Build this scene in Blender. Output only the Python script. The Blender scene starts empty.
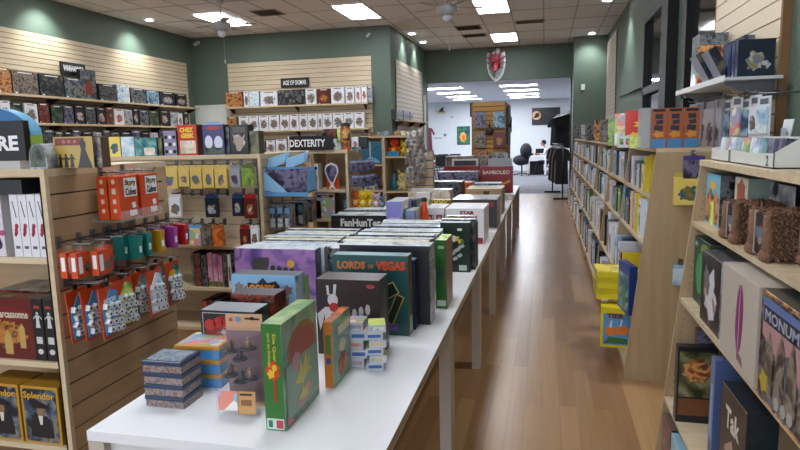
import bpy, math, random
import numpy as np
from mathutils import Matrix, Vector
random.seed(7)
S = bpy.context.scene
COL = S.collection
PI = math.pi
# ------------------------------------------------------------------ camera geometry
F = 608.0; H = 1.62
def nz(v):
    v = np.array(v, float); return v/np.linalg.norm(v)
Yc = nz([145, 90, F]); Zc = -nz([100, -4275, F]); Zc = nz(Zc-Yc*np.dot(Zc, Yc)); Xc = np.cross(Zc, Yc)
M = np.array([Xc, Yc, Zc]); CP = np.array([0, 0, H])
def ray(x, y): return M @ np.array([x-400, 225-y, F])
def atz(x, y, z): d = ray(x, y); return CP+(z-H)/d[2]*d
def aty(x, y, Y): d = ray(x, y); return CP+d*(Y/d[1])
def atx(x, y, X): d = ray(x, y); return CP+d*(X/d[0])
cam = bpy.data.objects.new('camera', bpy.data.cameras.new('camera')); COL.objects.link(cam)
R = M[:, 0]; U = M[:, 1]; Fw = M[:, 2]
cam.matrix_world = Matrix(((R[0], U[0], -Fw[0], 0), (R[1], U[1], -Fw[1], 0), (R[2], U[2], -Fw[2], H), (0, 0, 0, 1)))
cam.data.sensor_width = 36; cam.data.lens = F/800*36; cam.data.clip_start = .05; cam.data.clip_end = 100
S.camera = cam
# ------------------------------------------------------------------ materials
def hx(h):
    if not isinstance(h, str): return (*h, 1)
    c = [int(h[i:i+2], 16)/255 for i in (0, 2, 4)]
    return (*[(v/12.92 if v <= .04045 else ((v+.055)/1.055)**2.4) for v in c], 1)
MC = {}
def mat(name, col, rough=.5, metal=0, emit=0, alpha=1, trans=0, bump=0, spec=.5):
    if name in MC: return MC[name]
    m = bpy.data.materials.new(name); m.use_nodes = True; b = m.node_tree.nodes['Principled BSDF']
    b.inputs['Base Color'].default_value = hx(col); b.inputs['Roughness'].default_value = rough
    b.inputs['Metallic'].default_value = metal; b.inputs['Specular IOR Level'].default_value = spec
    if emit: b.inputs['Emission Color'].default_value = hx(col); b.inputs['Emission Strength'].default_value = emit
    if alpha < 1: b.inputs['Alpha'].default_value = alpha
    if trans: b.inputs['Transmission Weight'].default_value = trans; b.inputs['IOR'].default_value = 1.2
    if bump:
        N = m.node_tree.nodes; L = m.node_tree.links
        t = N.new('ShaderNodeTexCoord'); n = N.new('ShaderNodeTexNoise'); n.inputs['Scale'].default_value = bump
        bp = N.new('ShaderNodeBump'); bp.inputs['Strength'].default_value = .5; bp.inputs['Distance'].default_value = .01
        L.new(t.outputs['Object'], n.inputs['Vector']); L.new(n.outputs['Fac'], bp.inputs['Height']); L.new(bp.outputs['Normal'], b.inputs['Normal'])
    MC[name] = m; return m
def nodes(name, rough=.5):
    m = bpy.data.materials.new(name); m.use_nodes = True
    N = m.node_tree.nodes; L = m.node_tree.links; b = N['Principled BSDF']; b.inputs['Roughness'].default_value = rough
    MC[name] = m; return m, N, L, b
def ramp(N, cols, interp='LINEAR', lo=.3, hi=.7):
    r = N.new('ShaderNodeValToRGB'); r.color_ramp.interpolation = interp
    e = r.color_ramp.elements
    while len(e) < len(cols): e.new(.5)
    for i, c in enumerate(cols):
        e[i].position = lo+(hi-lo)*i/max(1, len(cols)-1); e[i].color = hx(c)
    return r
def art(name, cols, scale=16, style='paint', bg=None, rough=.28, th=.5):
    """a printed picture: colour patches on the card, different on every box"""
    if name in MC: return MC[name]
    m, N, L, b = nodes(name, rough)
    t = N.new('ShaderNodeTexCoord'); oi = N.new('ShaderNodeObjectInfo')
    ml = N.new('ShaderNodeMath'); ml.operation = 'MULTIPLY'; ml.inputs[1].default_value = 37
    L.new(oi.outputs['Random'], ml.inputs[0])
    n = N.new('ShaderNodeTexNoise'); n.noise_dimensions = '4D'; n.inputs['Scale'].default_value = scale
    n.inputs['Detail'].default_value = 3; n.inputs['Distortion'].default_value = .8
    L.new(t.outputs['Object'], n.inputs['Vector']); L.new(ml.outputs[0], n.inputs['W'])
    if style == 'paint':
        r = ramp(N, cols, 'LINEAR', .32, .68); L.new(n.outputs['Fac'], r.inputs['Fac']); L.new(r.outputs['Color'], b.inputs['Base Color'])
    elif style == 'cells':
        v = N.new('ShaderNodeTexVoronoi'); v.voronoi_dimensions = '4D'; v.inputs['Scale'].default_value = scale
        L.new(t.outputs['Object'], v.inputs['Vector']); L.new(ml.outputs[0], v.inputs['W'])
        sp = N.new('ShaderNodeSeparateColor'); L.new(v.outputs['Color'], sp.inputs[0])
        r = ramp(N, cols, 'CONSTANT', 0, .8); L.new(sp.outputs[0], r.inputs['Fac']); L.new(r.outputs['Color'], b.inputs['Base Color'])
    elif style == 'figs':
        r = ramp(N, cols, 'LINEAR', .35, .62); L.new(n.outputs['Color'], r.inputs['Fac'])
        sx = N.new('ShaderNodeSeparateXYZ'); L.new(t.outputs['Generated'], sx.inputs[0])
        # radial window round the picture centre
        def mth(op, a, bb):
            q = N.new('ShaderNodeMath'); q.operation = op
            for i, v_ in enumerate((a, bb)):
                if v_ is None: continue
                if hasattr(v_, 'links'): L.new(v_, q.inputs[i])
                else: q.inputs[i].default_value = v_
            return q.outputs[0]
        dx = mth('ABSOLUTE', mth('SUBTRACT', sx.outputs['X'], .5), None); dz = mth('ABSOLUTE', mth('SUBTRACT', sx.outputs['Z'], .42), None)
        d = mth('POWER', mth('ADD', mth('POWER', mth('MULTIPLY', dx, 1.55), 2), mth('POWER', mth('MULTIPLY', dz, 1.9), 2)), .5)
        n2 = N.new('ShaderNodeTexNoise'); n2.noise_dimensions = '4D'; n2.inputs['Scale'].default_value = scale*1.4
        L.new(t.outputs['Object'], n2.inputs['Vector']); L.new(ml.outputs[0], n2.inputs['W'])
        s = mth('GREATER_THAN', mth('SUBTRACT', mth('ADD', n2.outputs['Fac'], .45), d), th)
        mx = N.new('ShaderNodeMix'); mx.data_type = 'RGBA'; L.new(s, mx.inputs['Factor']); mx.inputs['A'].default_value = hx(bg or 'e8e8ea')
        L.new(r.outputs['Color'], mx.inputs['B']); L.new(mx.outputs['Result'], b.inputs['Base Color'])
    return m
def wood(name, c1, c2, rough=.45, sc=(1.5, 14, 14), axis=None):
    m, N, L, b = nodes(name, rough)
    t = N.new('ShaderNodeTexCoord'); mp = N.new('ShaderNodeMapping'); mp.inputs['Scale'].default_value = sc
    n = N.new('ShaderNodeTexNoise'); n.inputs['Scale'].default_value = 2; n.inputs['Detail'].default_value = 4
    L.new(t.outputs['Object'], mp.inputs[0]); L.new(mp.outputs[0], n.inputs['Vector'])
    r = ramp(N, [c1, c2], 'LINEAR', .3, .7); L.new(n.outputs['Fac'], r.inputs['Fac']); L.new(r.outputs['Color'], b.inputs['Base Color'])
    return m
maple = wood('maple_laminate', 'c0a684', 'b29674')
maple_v = wood('maple_laminate_upright', 'b49a78', 'a68c6a', sc=(12, 12, 1.2))
edgewood = wood('pale_shelf_edge', 'd4c2a2', 'c4ae8c')
slatm = wood('slat_board', 'd6c6aa', 'c8b698', .5, (1, 10, 10))
slatside = wood('slat_board_upright', 'b89c78', 'a88c6a', .42, (8, 1, 8))
green = mat('sage_green_paint', '5a6b5f', .6, bump=60)
greend = mat('deep_green_paint', '56705c', .6, bump=60)
white = mat('white_laminate', 'e6e8ea', .38)
whitep = mat('white_paint', 'dddcd6', .6)
tan = mat('table_edge_shade', 'b3a08a', .5)  # side shade painted as tan on one edge of the white tops
black = mat('black_plastic', '121214', .4)
blackm = mat('black_metal', '0e0e10', .5)
groove = mat('groove_brown', '4a3c2c', .8)
chrome = mat('steel_hook', '77777c', .4, .8)
glass = mat('clear_plastic', 'f2f6f8', .08, alpha=.13)
darkglass = mat('dark_window_glass', '1c2420', .06, 0, spec=.8)
wtxt = mat('white_print', 'eeeeee', .5)
ktxt = mat('black_print', '101012', .5)
def cm(h, rough=.32): return mat('card_'+h, h, rough)
# ------------------------------------------------------------------ mesh helper
class MB:
    def __init__(s): s.v = []; s.f = []; s.m = []; s.sm = []
    def quad(s, vs, mi=0, smooth=False):
        k = len(s.v); s.v += [tuple(p) for p in vs]; s.f.append(tuple(range(k, k+len(vs)))); s.m.append(mi); s.sm.append(smooth)
    def box(s, x0, x1, y0, y1, z0, z1, mi=0, fm=None):
        """fm: material indices for front(-Y), back, left, right, top, bottom"""
        fm = fm or (mi,)*6
        k = len(s.v)
        s.v += [(x0, y0, z0), (x1, y0, z0), (x1, y1, z0), (x0, y1, z0), (x0, y0, z1), (x1, y0, z1), (x1, y1, z1), (x0, y1, z1)]
        for q, j in zip(((0, 1, 5, 4), (2, 3, 7, 6), (3, 0, 4, 7), (1, 2, 6, 5), (4, 5, 6, 7), (3, 2, 1, 0)), fm):
            s.f.append(tuple(k+i for i in q)); s.m.append(j); s.sm.append(False)
        return s
    def obox(s, c, size, rot, mi=0):
        k = len(s.v); Mx = Matrix.Translation(c) @ rot.to_4x4()
        a, b, d = [v/2 for v in size]
        for p in ((-a, -b, -d), (a, -b, -d), (a, b, -d), (-a, b, -d), (-a, -b, d), (a, -b, d), (a, b, d), (-a, b, d)): s.v.append(tuple(Mx @ Vector(p)))
        for q in ((0, 1, 5, 4), (2, 3, 7, 6), (3, 0, 4, 7), (1, 2, 6, 5), (4, 5, 6, 7), (3, 2, 1, 0)):
            s.f.append(tuple(k+i for i in q)); s.m.append(mi); s.sm.append(False)
        return s
    def prism(s, pts, y0, y1, mi=0, plane='xz'):
        """outline pts in a plane, pulled between y0 and y1 along the third axis"""
        def P(a, b, h): return {'xz': (a, h, b), 'xy': (a, b, h), 'yz': (h, a, b)}[plane]
        k = len(s.v); n = len(pts)
        s.v += [P(a, b, y0) for a, b in pts]+[P(a, b, y1) for a, b in pts]
        s.f.append(tuple(k+i for i in range(n))); s.f.append(tuple(k+n+i for i in reversed(range(n))))
        s.m += [mi]*2; s.sm += [False]*2
        for i in range(n):
            j = (i+1) % n; s.f.append((k+j, k+i, k+n+i, k+n+j)); s.m.append(mi); s.sm.append(False)
        return s
    def tube(s, p0, p1, r0, r1=None, seg=10, mi=0):
        r1 = r0 if r1 is None else r1; p0 = Vector(p0); p1 = Vector(p1); d = (p1-p0).normalized()
        a = d.orthogonal().normalized(); b = d.cross(a); k = len(s.v)
        for p, r in ((p0, r0), (p1, r1)):
            for i in range(seg):
                t = 2*PI*i/seg; s.v.append(tuple(p+a*math.cos(t)*r+b*math.sin(t)*r))
        for i in range(seg):
            j = (i+1) % seg; s.f.append((k+i, k+j, k+seg+j, k+seg+i)); s.m.append(mi); s.sm.append(True)
        s.f.append(tuple(k+i for i in reversed(range(seg)))); s.f.append(tuple(k+seg+i for i in range(seg))); s.m += [mi]*2; s.sm += [False]*2
        return s
    def lathe(s, prof, c=(0, 0, 0), seg=14, mi=0):
        k = len(s.v); n = len(prof)
        for r, z in prof:
            for i in range(seg):
                t = 2*PI*i/seg; s.v.append((c[0]+r*math.cos(t), c[1]+r*math.sin(t), c[2]+z))
        for a in range(n-1):
            for i in range(seg):
                j = (i+1) % seg; s.f.append((k+a*seg+i, k+a*seg+j, k+(a+1)*seg+j, k+(a+1)*seg+i)); s.m.append(mi); s.sm.append(True)
        return s
    def ball(s, c, r, seg=12, mi=0, sc=(1, 1, 1)):
        k = len(s.v); n = 8
        for a in range(n+1):
            ph = PI*a/n-PI/2
            for i in range(seg):
                t = 2*PI*i/seg; s.v.append((c[0]+sc[0]*r*math.cos(ph)*math.cos(t), c[1]+sc[1]*r*math.cos(ph)*math.sin(t), c[2]+sc[2]*r*math.sin(ph)))
        for a in range(n):
            for i in range(seg):
                j = (i+1) % seg; s.f.append((k+a*seg+i, k+a*seg+j, k+(a+1)*seg+j, k+(a+1)*seg+i)); s.m.append(mi); s.sm.append(True)
        return s
    def build(s, name, mats, parent=None, loc=(0, 0, 0), rz=0):
        me = bpy.data.meshes.new(name); me.from_pydata(s.v, [], s.f)
        for m in (mats if isinstance(mats, (list, tuple)) else [mats]): me.materials.append(m)
        me.polygons.foreach_set('material_index', s.m); me.polygons.foreach_set('use_smooth', s.sm); me.update()
        o = bpy.data.objects.new(name, me); COL.objects.link(o)
        if parent: o.parent = parent
        o.location = loc; o.rotation_euler = (0, 0, rz); return o
def tag(o, label, cat, group=None):
    o['label'] = label; o['category'] = cat
    if group: o['group'] = group
    return o
def struct(o): o['kind'] = 'structure'; return o
def empty(name, loc=(0, 0, 0), rz=0):
    o = bpy.data.objects.new(name, None); COL.objects.link(o); o.location = loc; o.rotation_euler = (0, 0, rz); o.empty_display_size = .05; return o
def duplicate(o, parent=None):
    c = o.copy(); COL.objects.link(c)
    if parent: c.parent = parent
    for ch in [x for x in CH.get(o.name, [])] or list(o.children): dup(ch, c)
    return c
CH = {}
# decals: printed shapes on a face of a box, w,d,h = box size, origin at the centre of its base
def fmat(face, w, d, h):
    return {'front': Matrix(((1, 0, 0, 0), (0, 0, -1, -d/2), (0, 1, 0, 0), (0, 0, 0, 1))),
            'right': Matrix(((0, 0, 1, w/2), (1, 0, 0, 0), (0, 1, 0, 0), (0, 0, 0, 1))),
            'left': Matrix(((0, 0, -1, -w/2), (-1, 0, 0, 0), (0, 1, 0, 0), (0, 0, 0, 1))),
            'top': Matrix(((1, 0, 0, 0), (0, 1, 0, 0), (0, 0, 1, h), (0, 0, 0, 1)))}[face]
TC = {}
def text(parent, s, cx, cy, width, height, m, dims, face='front', rot=0, name='title', lift=.0012, bold=.02):
    if (s, bold) not in TC:
        cu = bpy.data.curves.new('t', 'FONT'); cu.body = s; cu.resolution_u = 2; cu.offset = bold; cu.extrude = .01
        ob = bpy.data.objects.new('t', cu); COL.objects.link(ob)
        me = bpy.data.meshes.new_from_object(ob.evaluated_get(bpy.context.evaluated_depsgraph_get()))
        bpy.data.objects.remove(ob); bpy.data.curves.remove(cu)
        co = np.empty(len(me.vertices)*3); me.vertices.foreach_get('co', co); TC[(s, bold)] = (co.reshape(-1, 3), me)
    co, src = TC[(s, bold)]
    me = src.copy(); mn = co.min(0); mxx = co.max(0)
    sx = width/max(1e-6, mxx[0]-mn[0]); sy = height/max(1e-6, mxx[1]-mn[1])
    c2 = np.column_stack([(co[:, 0]-(mn[0]+mxx[0])/2)*sx, (co[:, 1]-(mn[1]+mxx[1])/2)*sy, co[:, 2]*.03])
    me.vertices.foreach_set('co', c2.ravel()); me.materials.clear(); me.materials.append(m)
    fm = fmat(face, *dims) @ Matrix.Translation((cx, cy, lift)) @ Matrix.Rotation(rot, 4, 'Z')
    me.transform(fm); me.update(); me.name = name
    o = bpy.data.objects.new(name, me); COL.objects.link(o); o.parent = parent; return o
def decal(parent, pts, m, dims, face='front', name='cover_picture', lift=.0006, th=.0008):
    """pts: one outline or a list of outlines in face coordinates"""
    if isinstance(pts[0][0], (int, float)): pts = [pts]
    mb = MB()
    for p in pts: mb.prism(p, lift-th*.5, lift+th*.5, 0, 'xy')
    o = mb.build(name, m, parent); o.data.transform(fmat(face, *dims))
    return o
def rect(cx, cy, w, h, rot=0):
    c, s = math.cos(rot), math.sin(rot)
    return [(cx+a*c-b*s, cy+a*s+b*c) for a, b in ((-w/2, -h/2), (w/2, -h/2), (w/2, h/2), (-w/2, h/2))]
def oval(cx, cy, rx, ry, n=18, rot=0, jag=0):
    out = []
    for i in range(n):
        t = 2*PI*i/n; k = 1+(jag if i % 2 else -jag); a, b = rx*k*math.cos(t), ry*k*math.sin(t)
        out.append((cx+a*math.cos(rot)-b*math.sin(rot), cy+a*math.sin(rot)+b*math.cos(rot)))
    return out
def frame(cx, cy, w, h, t):
    return [rect(cx, cy+h/2-t/2, w, t), rect(cx, cy-h/2+t/2, w, t), rect(cx-w/2+t/2, cy, t, h-2*t), rect(cx+w/2-t/2, cy, t, h-2*t)]
def figure(cx, cy, s):
    """little standing figure as outlines"""
    return [oval(cx, cy+.40*s, .09*s, .10*s, 10), [(cx-.16*s, cy-.5*s), (cx+.16*s, cy-.5*s), (cx+.1*s, cy), (cx+.14*s, cy+.28*s), (cx-.14*s, cy+.28*s), (cx-.1*s, cy)],
            [(cx-.3*s, cy+.02*s), (cx-.12*s, cy+.2*s), (cx-.12*s, cy+.28*s), (cx-.3*s, cy+.1*s)], [(cx+.12*s, cy+.2*s), (cx+.3*s, cy+.02*s), (cx+.3*s, cy+.1*s), (cx+.12*s, cy+.28*s)]]
def carton(name, w, d, h, loc, rz, front, side, label, cat, group=None, top=None, right=None, left=None, bevel=0, seal=True):
    mb = MB().box(-w/2, w/2, -d/2, d/2, 0, h, fm=(0, 0, 3, 1, 2, 1))
    o = mb.build(name, [front, right or side, top or side, left or side], None, loc, rz)
    if bevel:
        b = o.modifiers.new('soft_edges', 'BEVEL'); b.width = bevel; b.segments = 1; b.limit_method = 'ANGLE'
    return tag(o, label, cat, group)
ORD = ['first', 'second', 'third', 'fourth', 'fifth', 'sixth', 'seventh', 'eighth', 'ninth', 'tenth', 'eleventh', 'twelfth', 'thirteenth', 'fourteenth', 'fifteenth',
       'sixteenth', 'seventeenth', 'eighteenth', 'nineteenth', 'twentieth', 'twenty-first', 'twenty-second', 'twenty-third', 'twenty-fourth', 'twenty-fifth', 'twenty-sixth']
# ================================================================== ROOM
XL, XR, YB, YH, ZC = -7.8, 1.45, 12.75, 16.8, 3.97
XS = -3.18
def sbox(name, x0, x1, y0, y1, z0, z1, m): return struct(MB().box(x0, x1, y0, y1, z0, z1).build(name, m))
# wood floor: planks along the aisle, random tone per plank
fm_, N, L, b = nodes('oak_vinyl_planks', .3)
t = N.new('ShaderNodeTexCoord'); mp = N.new('ShaderNodeMapping'); mp.inputs['Rotation'].default_value = (0, 0, PI/2)
br = N.new('ShaderNodeTexBrick'); br.inputs['Scale'].default_value = 1; br.inputs['Brick Width'].default_value = 1.2; br.inputs['Row Height'].default_value = .1
br.inputs['Mortar Size'].default_value = .0012; br.inputs['Color1'].default_value = hx('785434'); br.inputs['Color2'].default_value = hx('a9855c'); br.inputs['Mortar'].default_value = hx('6a4c32')
n = N.new('ShaderNodeTexNoise'); n.inputs['Scale'].default_value = 3; n.inputs['Detail'].default_value = 5
mp2 = N.new('ShaderNodeMapping'); mp2.inputs['Scale'].default_value = (16, .5, 1)
r = ramp(N, ['745438', '906e4e', 'a58260'], 'LINEAR', .2, .8); mx = N.new('ShaderNodeMix'); mx.data_type = 'RGBA'; mx.inputs['Factor'].default_value = .4
L.new(t.outputs['Object'], mp.inputs[0]); L.new(mp.outputs[0], br.inputs['Vector']); L.new(t.outputs['Object'], mp2.inputs[0]); L.new(mp2.outputs[0], n.inputs['Vector'])
L.new(n.outputs['Fac'], r.inputs['Fac']); L.new(br.outputs['Color'], mx.inputs['A']); L.new(r.outputs['Color'], mx.inputs['B']); L.new(mx.outputs['Result'], b.inputs['Base Color'])
rr = N.new('ShaderNodeMapRange'); rr.inputs['To Min'].default_value = .27; rr.inputs['To Max'].default_value = .29; L.new(n.outputs['Fac'], rr.inputs['Value']); L.new(rr.outputs['Result'], b.inputs['Roughness'])
sbox('floor', XL-.1, 3.2, -3.1, 17.4, -.06, 0, fm_)
cm_, N, L, b = nodes('grey_carpet_tiles', .95)
t = N.new('ShaderNodeTexCoord'); n = N.new('ShaderNodeTexNoise'); n.inputs['Scale'].default_value = 7; n.inputs['Detail'].default_value = 6
r = ramp(N, ['54565c', '83848a'], 'LINEAR', .35, .65); ck = N.new('ShaderNodeTexChecker'); ck.inputs['Scale'].default_value = 1.64; ck.inputs['Color1'].default_value = hx('6a6c72'); ck.inputs['Color2'].default_value = hx('787a80')
mx = N.new('ShaderNodeMix'); mx.data_type = 'RGBA'; mx.inputs['Factor'].default_value = .5
L.new(t.outputs['Object'], n.inputs['Vector']); L.new(n.outputs['Fac'], r.inputs['Fac']); L.new(t.outputs['Object'], ck.inputs['Vector']); L.new(r.outputs['Color'], mx.inputs['A']); L.new(ck.outputs['Color'], mx.inputs['B']); L.new(mx.outputs['Result'], b.inputs['Base Color'])
struct(MB().box(-9, 3.2, 17.4, 29.2, -.06, 0).build('floor_carpet', cm_))
ceilm, N, L, b = nodes('ceiling_tile_white', .9)
t = N.new('ShaderNodeTexCoord'); n = N.new('ShaderNodeTexNoise'); n.inputs['Scale'].default_value = 40; r = ramp(N, ['dfe0e8', 'eaeaf0']); L.new(t.outputs['Object'], n.inputs['Vector']); L.new(n.outputs['Fac'], r.inputs['Fac']); L.new(r.outputs['Color'], b.inputs['Base Color'])
sbox('ceiling', XL-.1, XR+.1, -3.1, YH+.1, ZC, ZC+.08, ceilm)
g = MB()
gx = [-1.27+.61*k for k in range(-11, 5)]; gy = [10.95+1.22*k for k in range(-11, 5)]
for x in gx:
    if XL < x < XR: g.box(x-.012, x+.012, -3, YH, ZC-.006, ZC)
for y in gy:
    if y < YH: g.box(XL, XR, y-.012, y+.012, ZC-.0062, ZC)
struct(g.build('ceiling_grid', mat('ceiling_grid_grey', 'b0aeb4', .7)))
sbox('wall_left', XL-.1, XL, -3.1, YB+.1, 0, ZC, green)
sbox('wall_back', XL, XS-.16, YB, YB+.1, 0, ZC, green)
sbox('wall_side', XS-.16, XS, YB, YH+.12, 0, ZC, green)
sbox('wall_header', XS, .67, YH, YH+.14, 3.1, ZC, green)
sbox('wall_stub', .67, XR, 15.9, 17.1, 0, ZC, green)
sbox('wall_right', XR, XR+.1, -3.1, 15.9, 0, ZC, green)
sbox('wall_pier', 1.245, XR, 1.0, 5.0, 0, ZC, green)
# front wall behind the viewer, with the shop window opening
sbox('wall_front', XL, XR, -3.1, -3, 0, .5, green); sbox('wall_front.001', XL, XR, -3.1, -3, 2.9, ZC, green)
for k, (a, c) in enumerate(((XL, -7.2), (-4.2, -3.9), (-1.0, -.8), (1.2, XR))): sbox('wall_front.%03d' % (k+2), a, c, -3.1, -3, .5, 2.9, green)
# the far games room
for n_, a in dict(wall_far=(-9, 3.2, 29, 29.1, 0, 3.3), wall_far_left=(-9.1, -9, 16.9, 29.1, 0, 3.3), wall_far_right=(3.1, 3.2, 16.9, 29.1, 0, 3.3)).items(): sbox(n_, *a, mat('far_room_white', 'd5dade', .6))
sbox('wall_far_front', -9, XS-.16, 16.9, 17, 0, 3.3, whitep); sbox('wall_far_front.001', XR, 3.1, 17.0, 17.1, 0, 3.3, whitep)
sbox('ceiling_far', -9, 3.2, YH+.14, 29.1, 3.25, 3.33, ceilm)
sbox('trim_1', XS, XS+.04, YH-.5, YH-.36, 0, 2.75, whitep); sbox('trim_2', XS-.01, XS+.004, YH+.08, YH+.15, 0, 3.1, black)
sbox('trim_3', .64, .67, 16.75, 16.9, 0, 3.1, black)
sbox('baseboard_left', XL, XL+.015, -3, YB, 0, .1, black); sbox('baseboard_back', XL, XS-.16, YB-.015, YB, 0, .1, black)
# white door in the back wall
d = MB().box(-7.72, -6.98, YB-.05, YB, 0, 2.40).box(-7.60, -7.1, YB-.06, YB-.045, 1.3, 2.25).box(-7.60, -7.1, YB-.06, YB-.045, .25, 1.1).build('door_1', mat('door_white', 'e6eae6', .5)); struct(d)
struct(MB().box(-7.795, -7.72, YB-.06, YB, 0, 2.47).box(-6.98, -6.9, YB-.06, YB, 0, 2.47).box(-7.72, -6.98, YB-.06, YB, 2.40, 2.47).build('trim_4', mat('door_casing', 'dde0da', .5)))
# black framed windows in the right wall
def window(name, y0, y1, z0, z1, mid):
    w = MB(); t_ = .11
    for a in ((y0, y0+t_, z0, z1), (y1-t_, y1, z0, z1), (y0, y1, z1-t_, z1), (y0, y1, z0, z0+t_), (y0, y1, mid-.05, mid+.05)):
        w.box(XR-.09, XR+.01, *a)
    o = struct(w.build(name, blackm)); MB().box(XR-.03, XR-.012, y0+t_, y1-t_, z0+t_, z1-t_).build('pane', darkglass, o); return o
window('window_1', 8.05, 9.6, .1, 3.25, 2.2)
struct(MB().box(XR-.12, XR, 7.62, 8.02, 0, 3.9).build('trim_5', blackm))
window('window_2', 5.05, 6.9, .1, 3.6, 2.0)
tag(MB().tube((XR-.05, 12.6, 2.32), (XR-.05, 9.9, 2.28), .018).tube((XR-.05, 12.6, 2.32), (XR, 12.6, 2.32), .012).tube((XR-.05, 9.9, 2.28), (XR, 9.9, 2.28), .012).build('wall_rail', blackm), 'thin black rail fixed along the green wall beside the far window', 'rail')
# ---- slat boards on the walls: separate horizontal slats over a dark groove
def slats(mb, w, z0, z1, pitch, th, mi=0, gi=1, gap=.009):
    """local: width on X, front at -Y; boards of one pitch with a groove between them"""
    mb.box(-w/2, w/2, -th+.008, 0, z0, z1, gi)
    z = z1
    while z > z0+.02:
        zz = max(z0, z-pitch+gap); mb.box(-w/2, w/2, -th, -th+.008, zz, z, mi); z -= pitch
    return mb
def wallslat(name, w, z0, z1, pitch, loc, rz, m=None): return struct(slats(MB(), w, z0, z1, pitch, .025).build(name, [m or slatm, groove], None, loc, rz))
wallslat('trim_6', 9.5, .3, 3.38, .076, (XL, 12.43-4.75, 0), PI/2)
wallslat('trim_7', 3.34, .3, 3.36, .1, (-5.265, YB, 0), 0)
wallslat('trim_8', 2.9, .3, 3.32, .1, (XS, 14.6, 0), PI/2, mat('slat_white', 'cfc6b8', .5))
wallslat('trim_9', 1.9, .3, 3.75, .1, (XR, 14.75, 0), -PI/2, mat('slat_white2', 'c9bfb2', .5))
# near panel on the pier, with a raw brown edge
struct(slats(MB(), 1.32, .3, 3.6, .1, .04, gap=.007).box(-.665, -.66, -.045, 0, .3, 3.6, 2).box(.66, .69, -.045, 0, .3, 3.6, 2).build('trim_10', [mat('slat_cream', 'd8c8ae', .45), groove, mat('raw_edge', '7c5a38', .7)], None, (1.244, 4.35, 0), -PI/2))
# ================================================================== LIGHTS
lamp = mat('diffuser_glow', 'f4f8ff', .5, emit=13)
lampf = mat('far_diffuser_glow', 'f2f6ff', .5, emit=30)
def panel(x0, y0, w, l, z, m, label, group, name='ceiling_light'):
    o = empty(name, (x0+w/2, y0+l/2, z)); tag(o, label, 'ceiling light', group)
    f = MB()
    for a in ((-w/2, -w/2+.02, -l/2, l/2), (w/2-.02, w/2, -l/2, l/2), (-w/2+.02, w/2-.02, -l/2, -l/2+.02), (-w/2+.02, w/2-.02, l/2-.02, l/2)): f.box(*a, -.018, 0)
    f.build('light_frame', whitep, o); MB().box(-w/2+.02, w/2-.02, -l/2+.02, l/2-.02, -.014, -.004).build('diffuser', m, o); return o
spots = {(-1.27, 10.95): 'recessed ceiling light panel cut by the top edge, above the middle of the table row', (-1.27, 14.61): 'recessed ceiling light panel in front of the dragon shield, nearest the header',
         (-3.71, 10.65): 'recessed ceiling light panel near the camera on the back green wall, over the middle shelves', (-6.35, 10.45): 'recessed ceiling light panel behind the left ceiling fan'}
for (x, y), lb in spots.items(): panel(x, y, .61, 1.22, ZC-.006, lamp, lb, 'recessed light panels in the shop ceiling')
for x in (-1.27, -3.71, -6.35):
    for y in (6.6, 2.2, -1.6): panel(x, y, .61, 1.22, ZC-.006, lamp, 'recessed light panel outside the picture, %s column, %s row from the camera' % ({-1.27: 'right', -3.71: 'middle', -6.35: 'left'}[x], {6.6: 'third', 2.2: 'second', -1.6: 'first'}[y]), 'recessed light panels in the shop ceiling')
k = 0
for r_, (xa, nm) in enumerate(((-3.9, 'left'), (-1.47, 'right'))):
    for q, y in enumerate((20.3, 22.5, 24.7, 26.6)):
        panel(xa, y, 1.22, .5, 3.25, lampf, '%s bright light panel from the front in the %s row of the far room ceiling' % (ORD[q], nm), 'light panels in the far room ceiling'); k += 1
for y in (20.3, 24.7): panel(-7, y, 1.22, .5, 3.25, lampf, 'bright %s light panel at the hidden left side of the far room' % ('front' if y < 22 else 'rear'), 'light panels in the far room ceiling')
def area(x, y, z, sx, sy, e, rot=(0, 0, 0), col=(1, 1, 1)):
    l = bpy.data.lights.new('daylight', 'AREA'); l.shape = 'RECTANGLE'; l.size = sx; l.size_y = sy; l.energy = e; l.color = col
    o = bpy.data.objects.new('daylight', l); COL.objects.link(o); o.location = (x, y, z); o.rotation_euler = rot; return o
area(-3.2, -3.25, 1.8, 8, 2.2, 110, (PI/2, 0, 0), (.86, .93, 1))   # daylight in through the shop front
def downlight(x, y, label, aim, e=45, vis=True):
    o = tag(MB().lathe([(.075, 0), (.105, 0), (.105, -.012), (.075, -.012), (.075, 0)]).build('downlight', whitep, None, (x, y, ZC-.006)), label, 'downlight', 'round downlights along the walls')
    MB().lathe([(0, -.006), (.074, -.006)]).build('bulb', mat('bulb_glow', 'ffffff', .5, emit=30), o)
    l = bpy.data.lights.new('downlight_beam', 'SPOT'); l.energy = e; l.spot_size = 1.7; l.spot_blend = .9; l.shadow_soft_size = .05; l.color = (.95, 1, .97)
    s = bpy.data.objects.new('downlight_beam', l); COL.objects.link(s); s.location = (x, y, ZC-.05)
    s.rotation_euler = (Vector(aim)-s.location).to_track_quat('-Z', 'Y').to_euler()
dl = [(-7.35, 10.6, 'round downlight over the left wall near the back corner'), (-7.35, 8.4, 'round downlight washing the left wall above the racked boxes'), (-7.35, 6.2, 'round downlight at the top left beyond the picture edge')]
for x, y, lb in dl: downlight(x, y, lb, (XL+.1, y, 3.2), 60)
downlight(-2.96, 13.95, 'nearer of two round downlights by the side wall slats', (XS, 13.9, 3), 40)
downlight(-2.96, 15.25, 'farther of two round downlights by the side wall slats', (XS, 15.2, 3), 40)
downlight(1.05, 15.45, 'round downlight in front of the green stub wall', (1.0, 15.9, 3), 40)
downlight(1.05, 11.8, 'round downlight at the top edge over the right bookcases', (1.3, 11.8, 2.4), 70)
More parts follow.
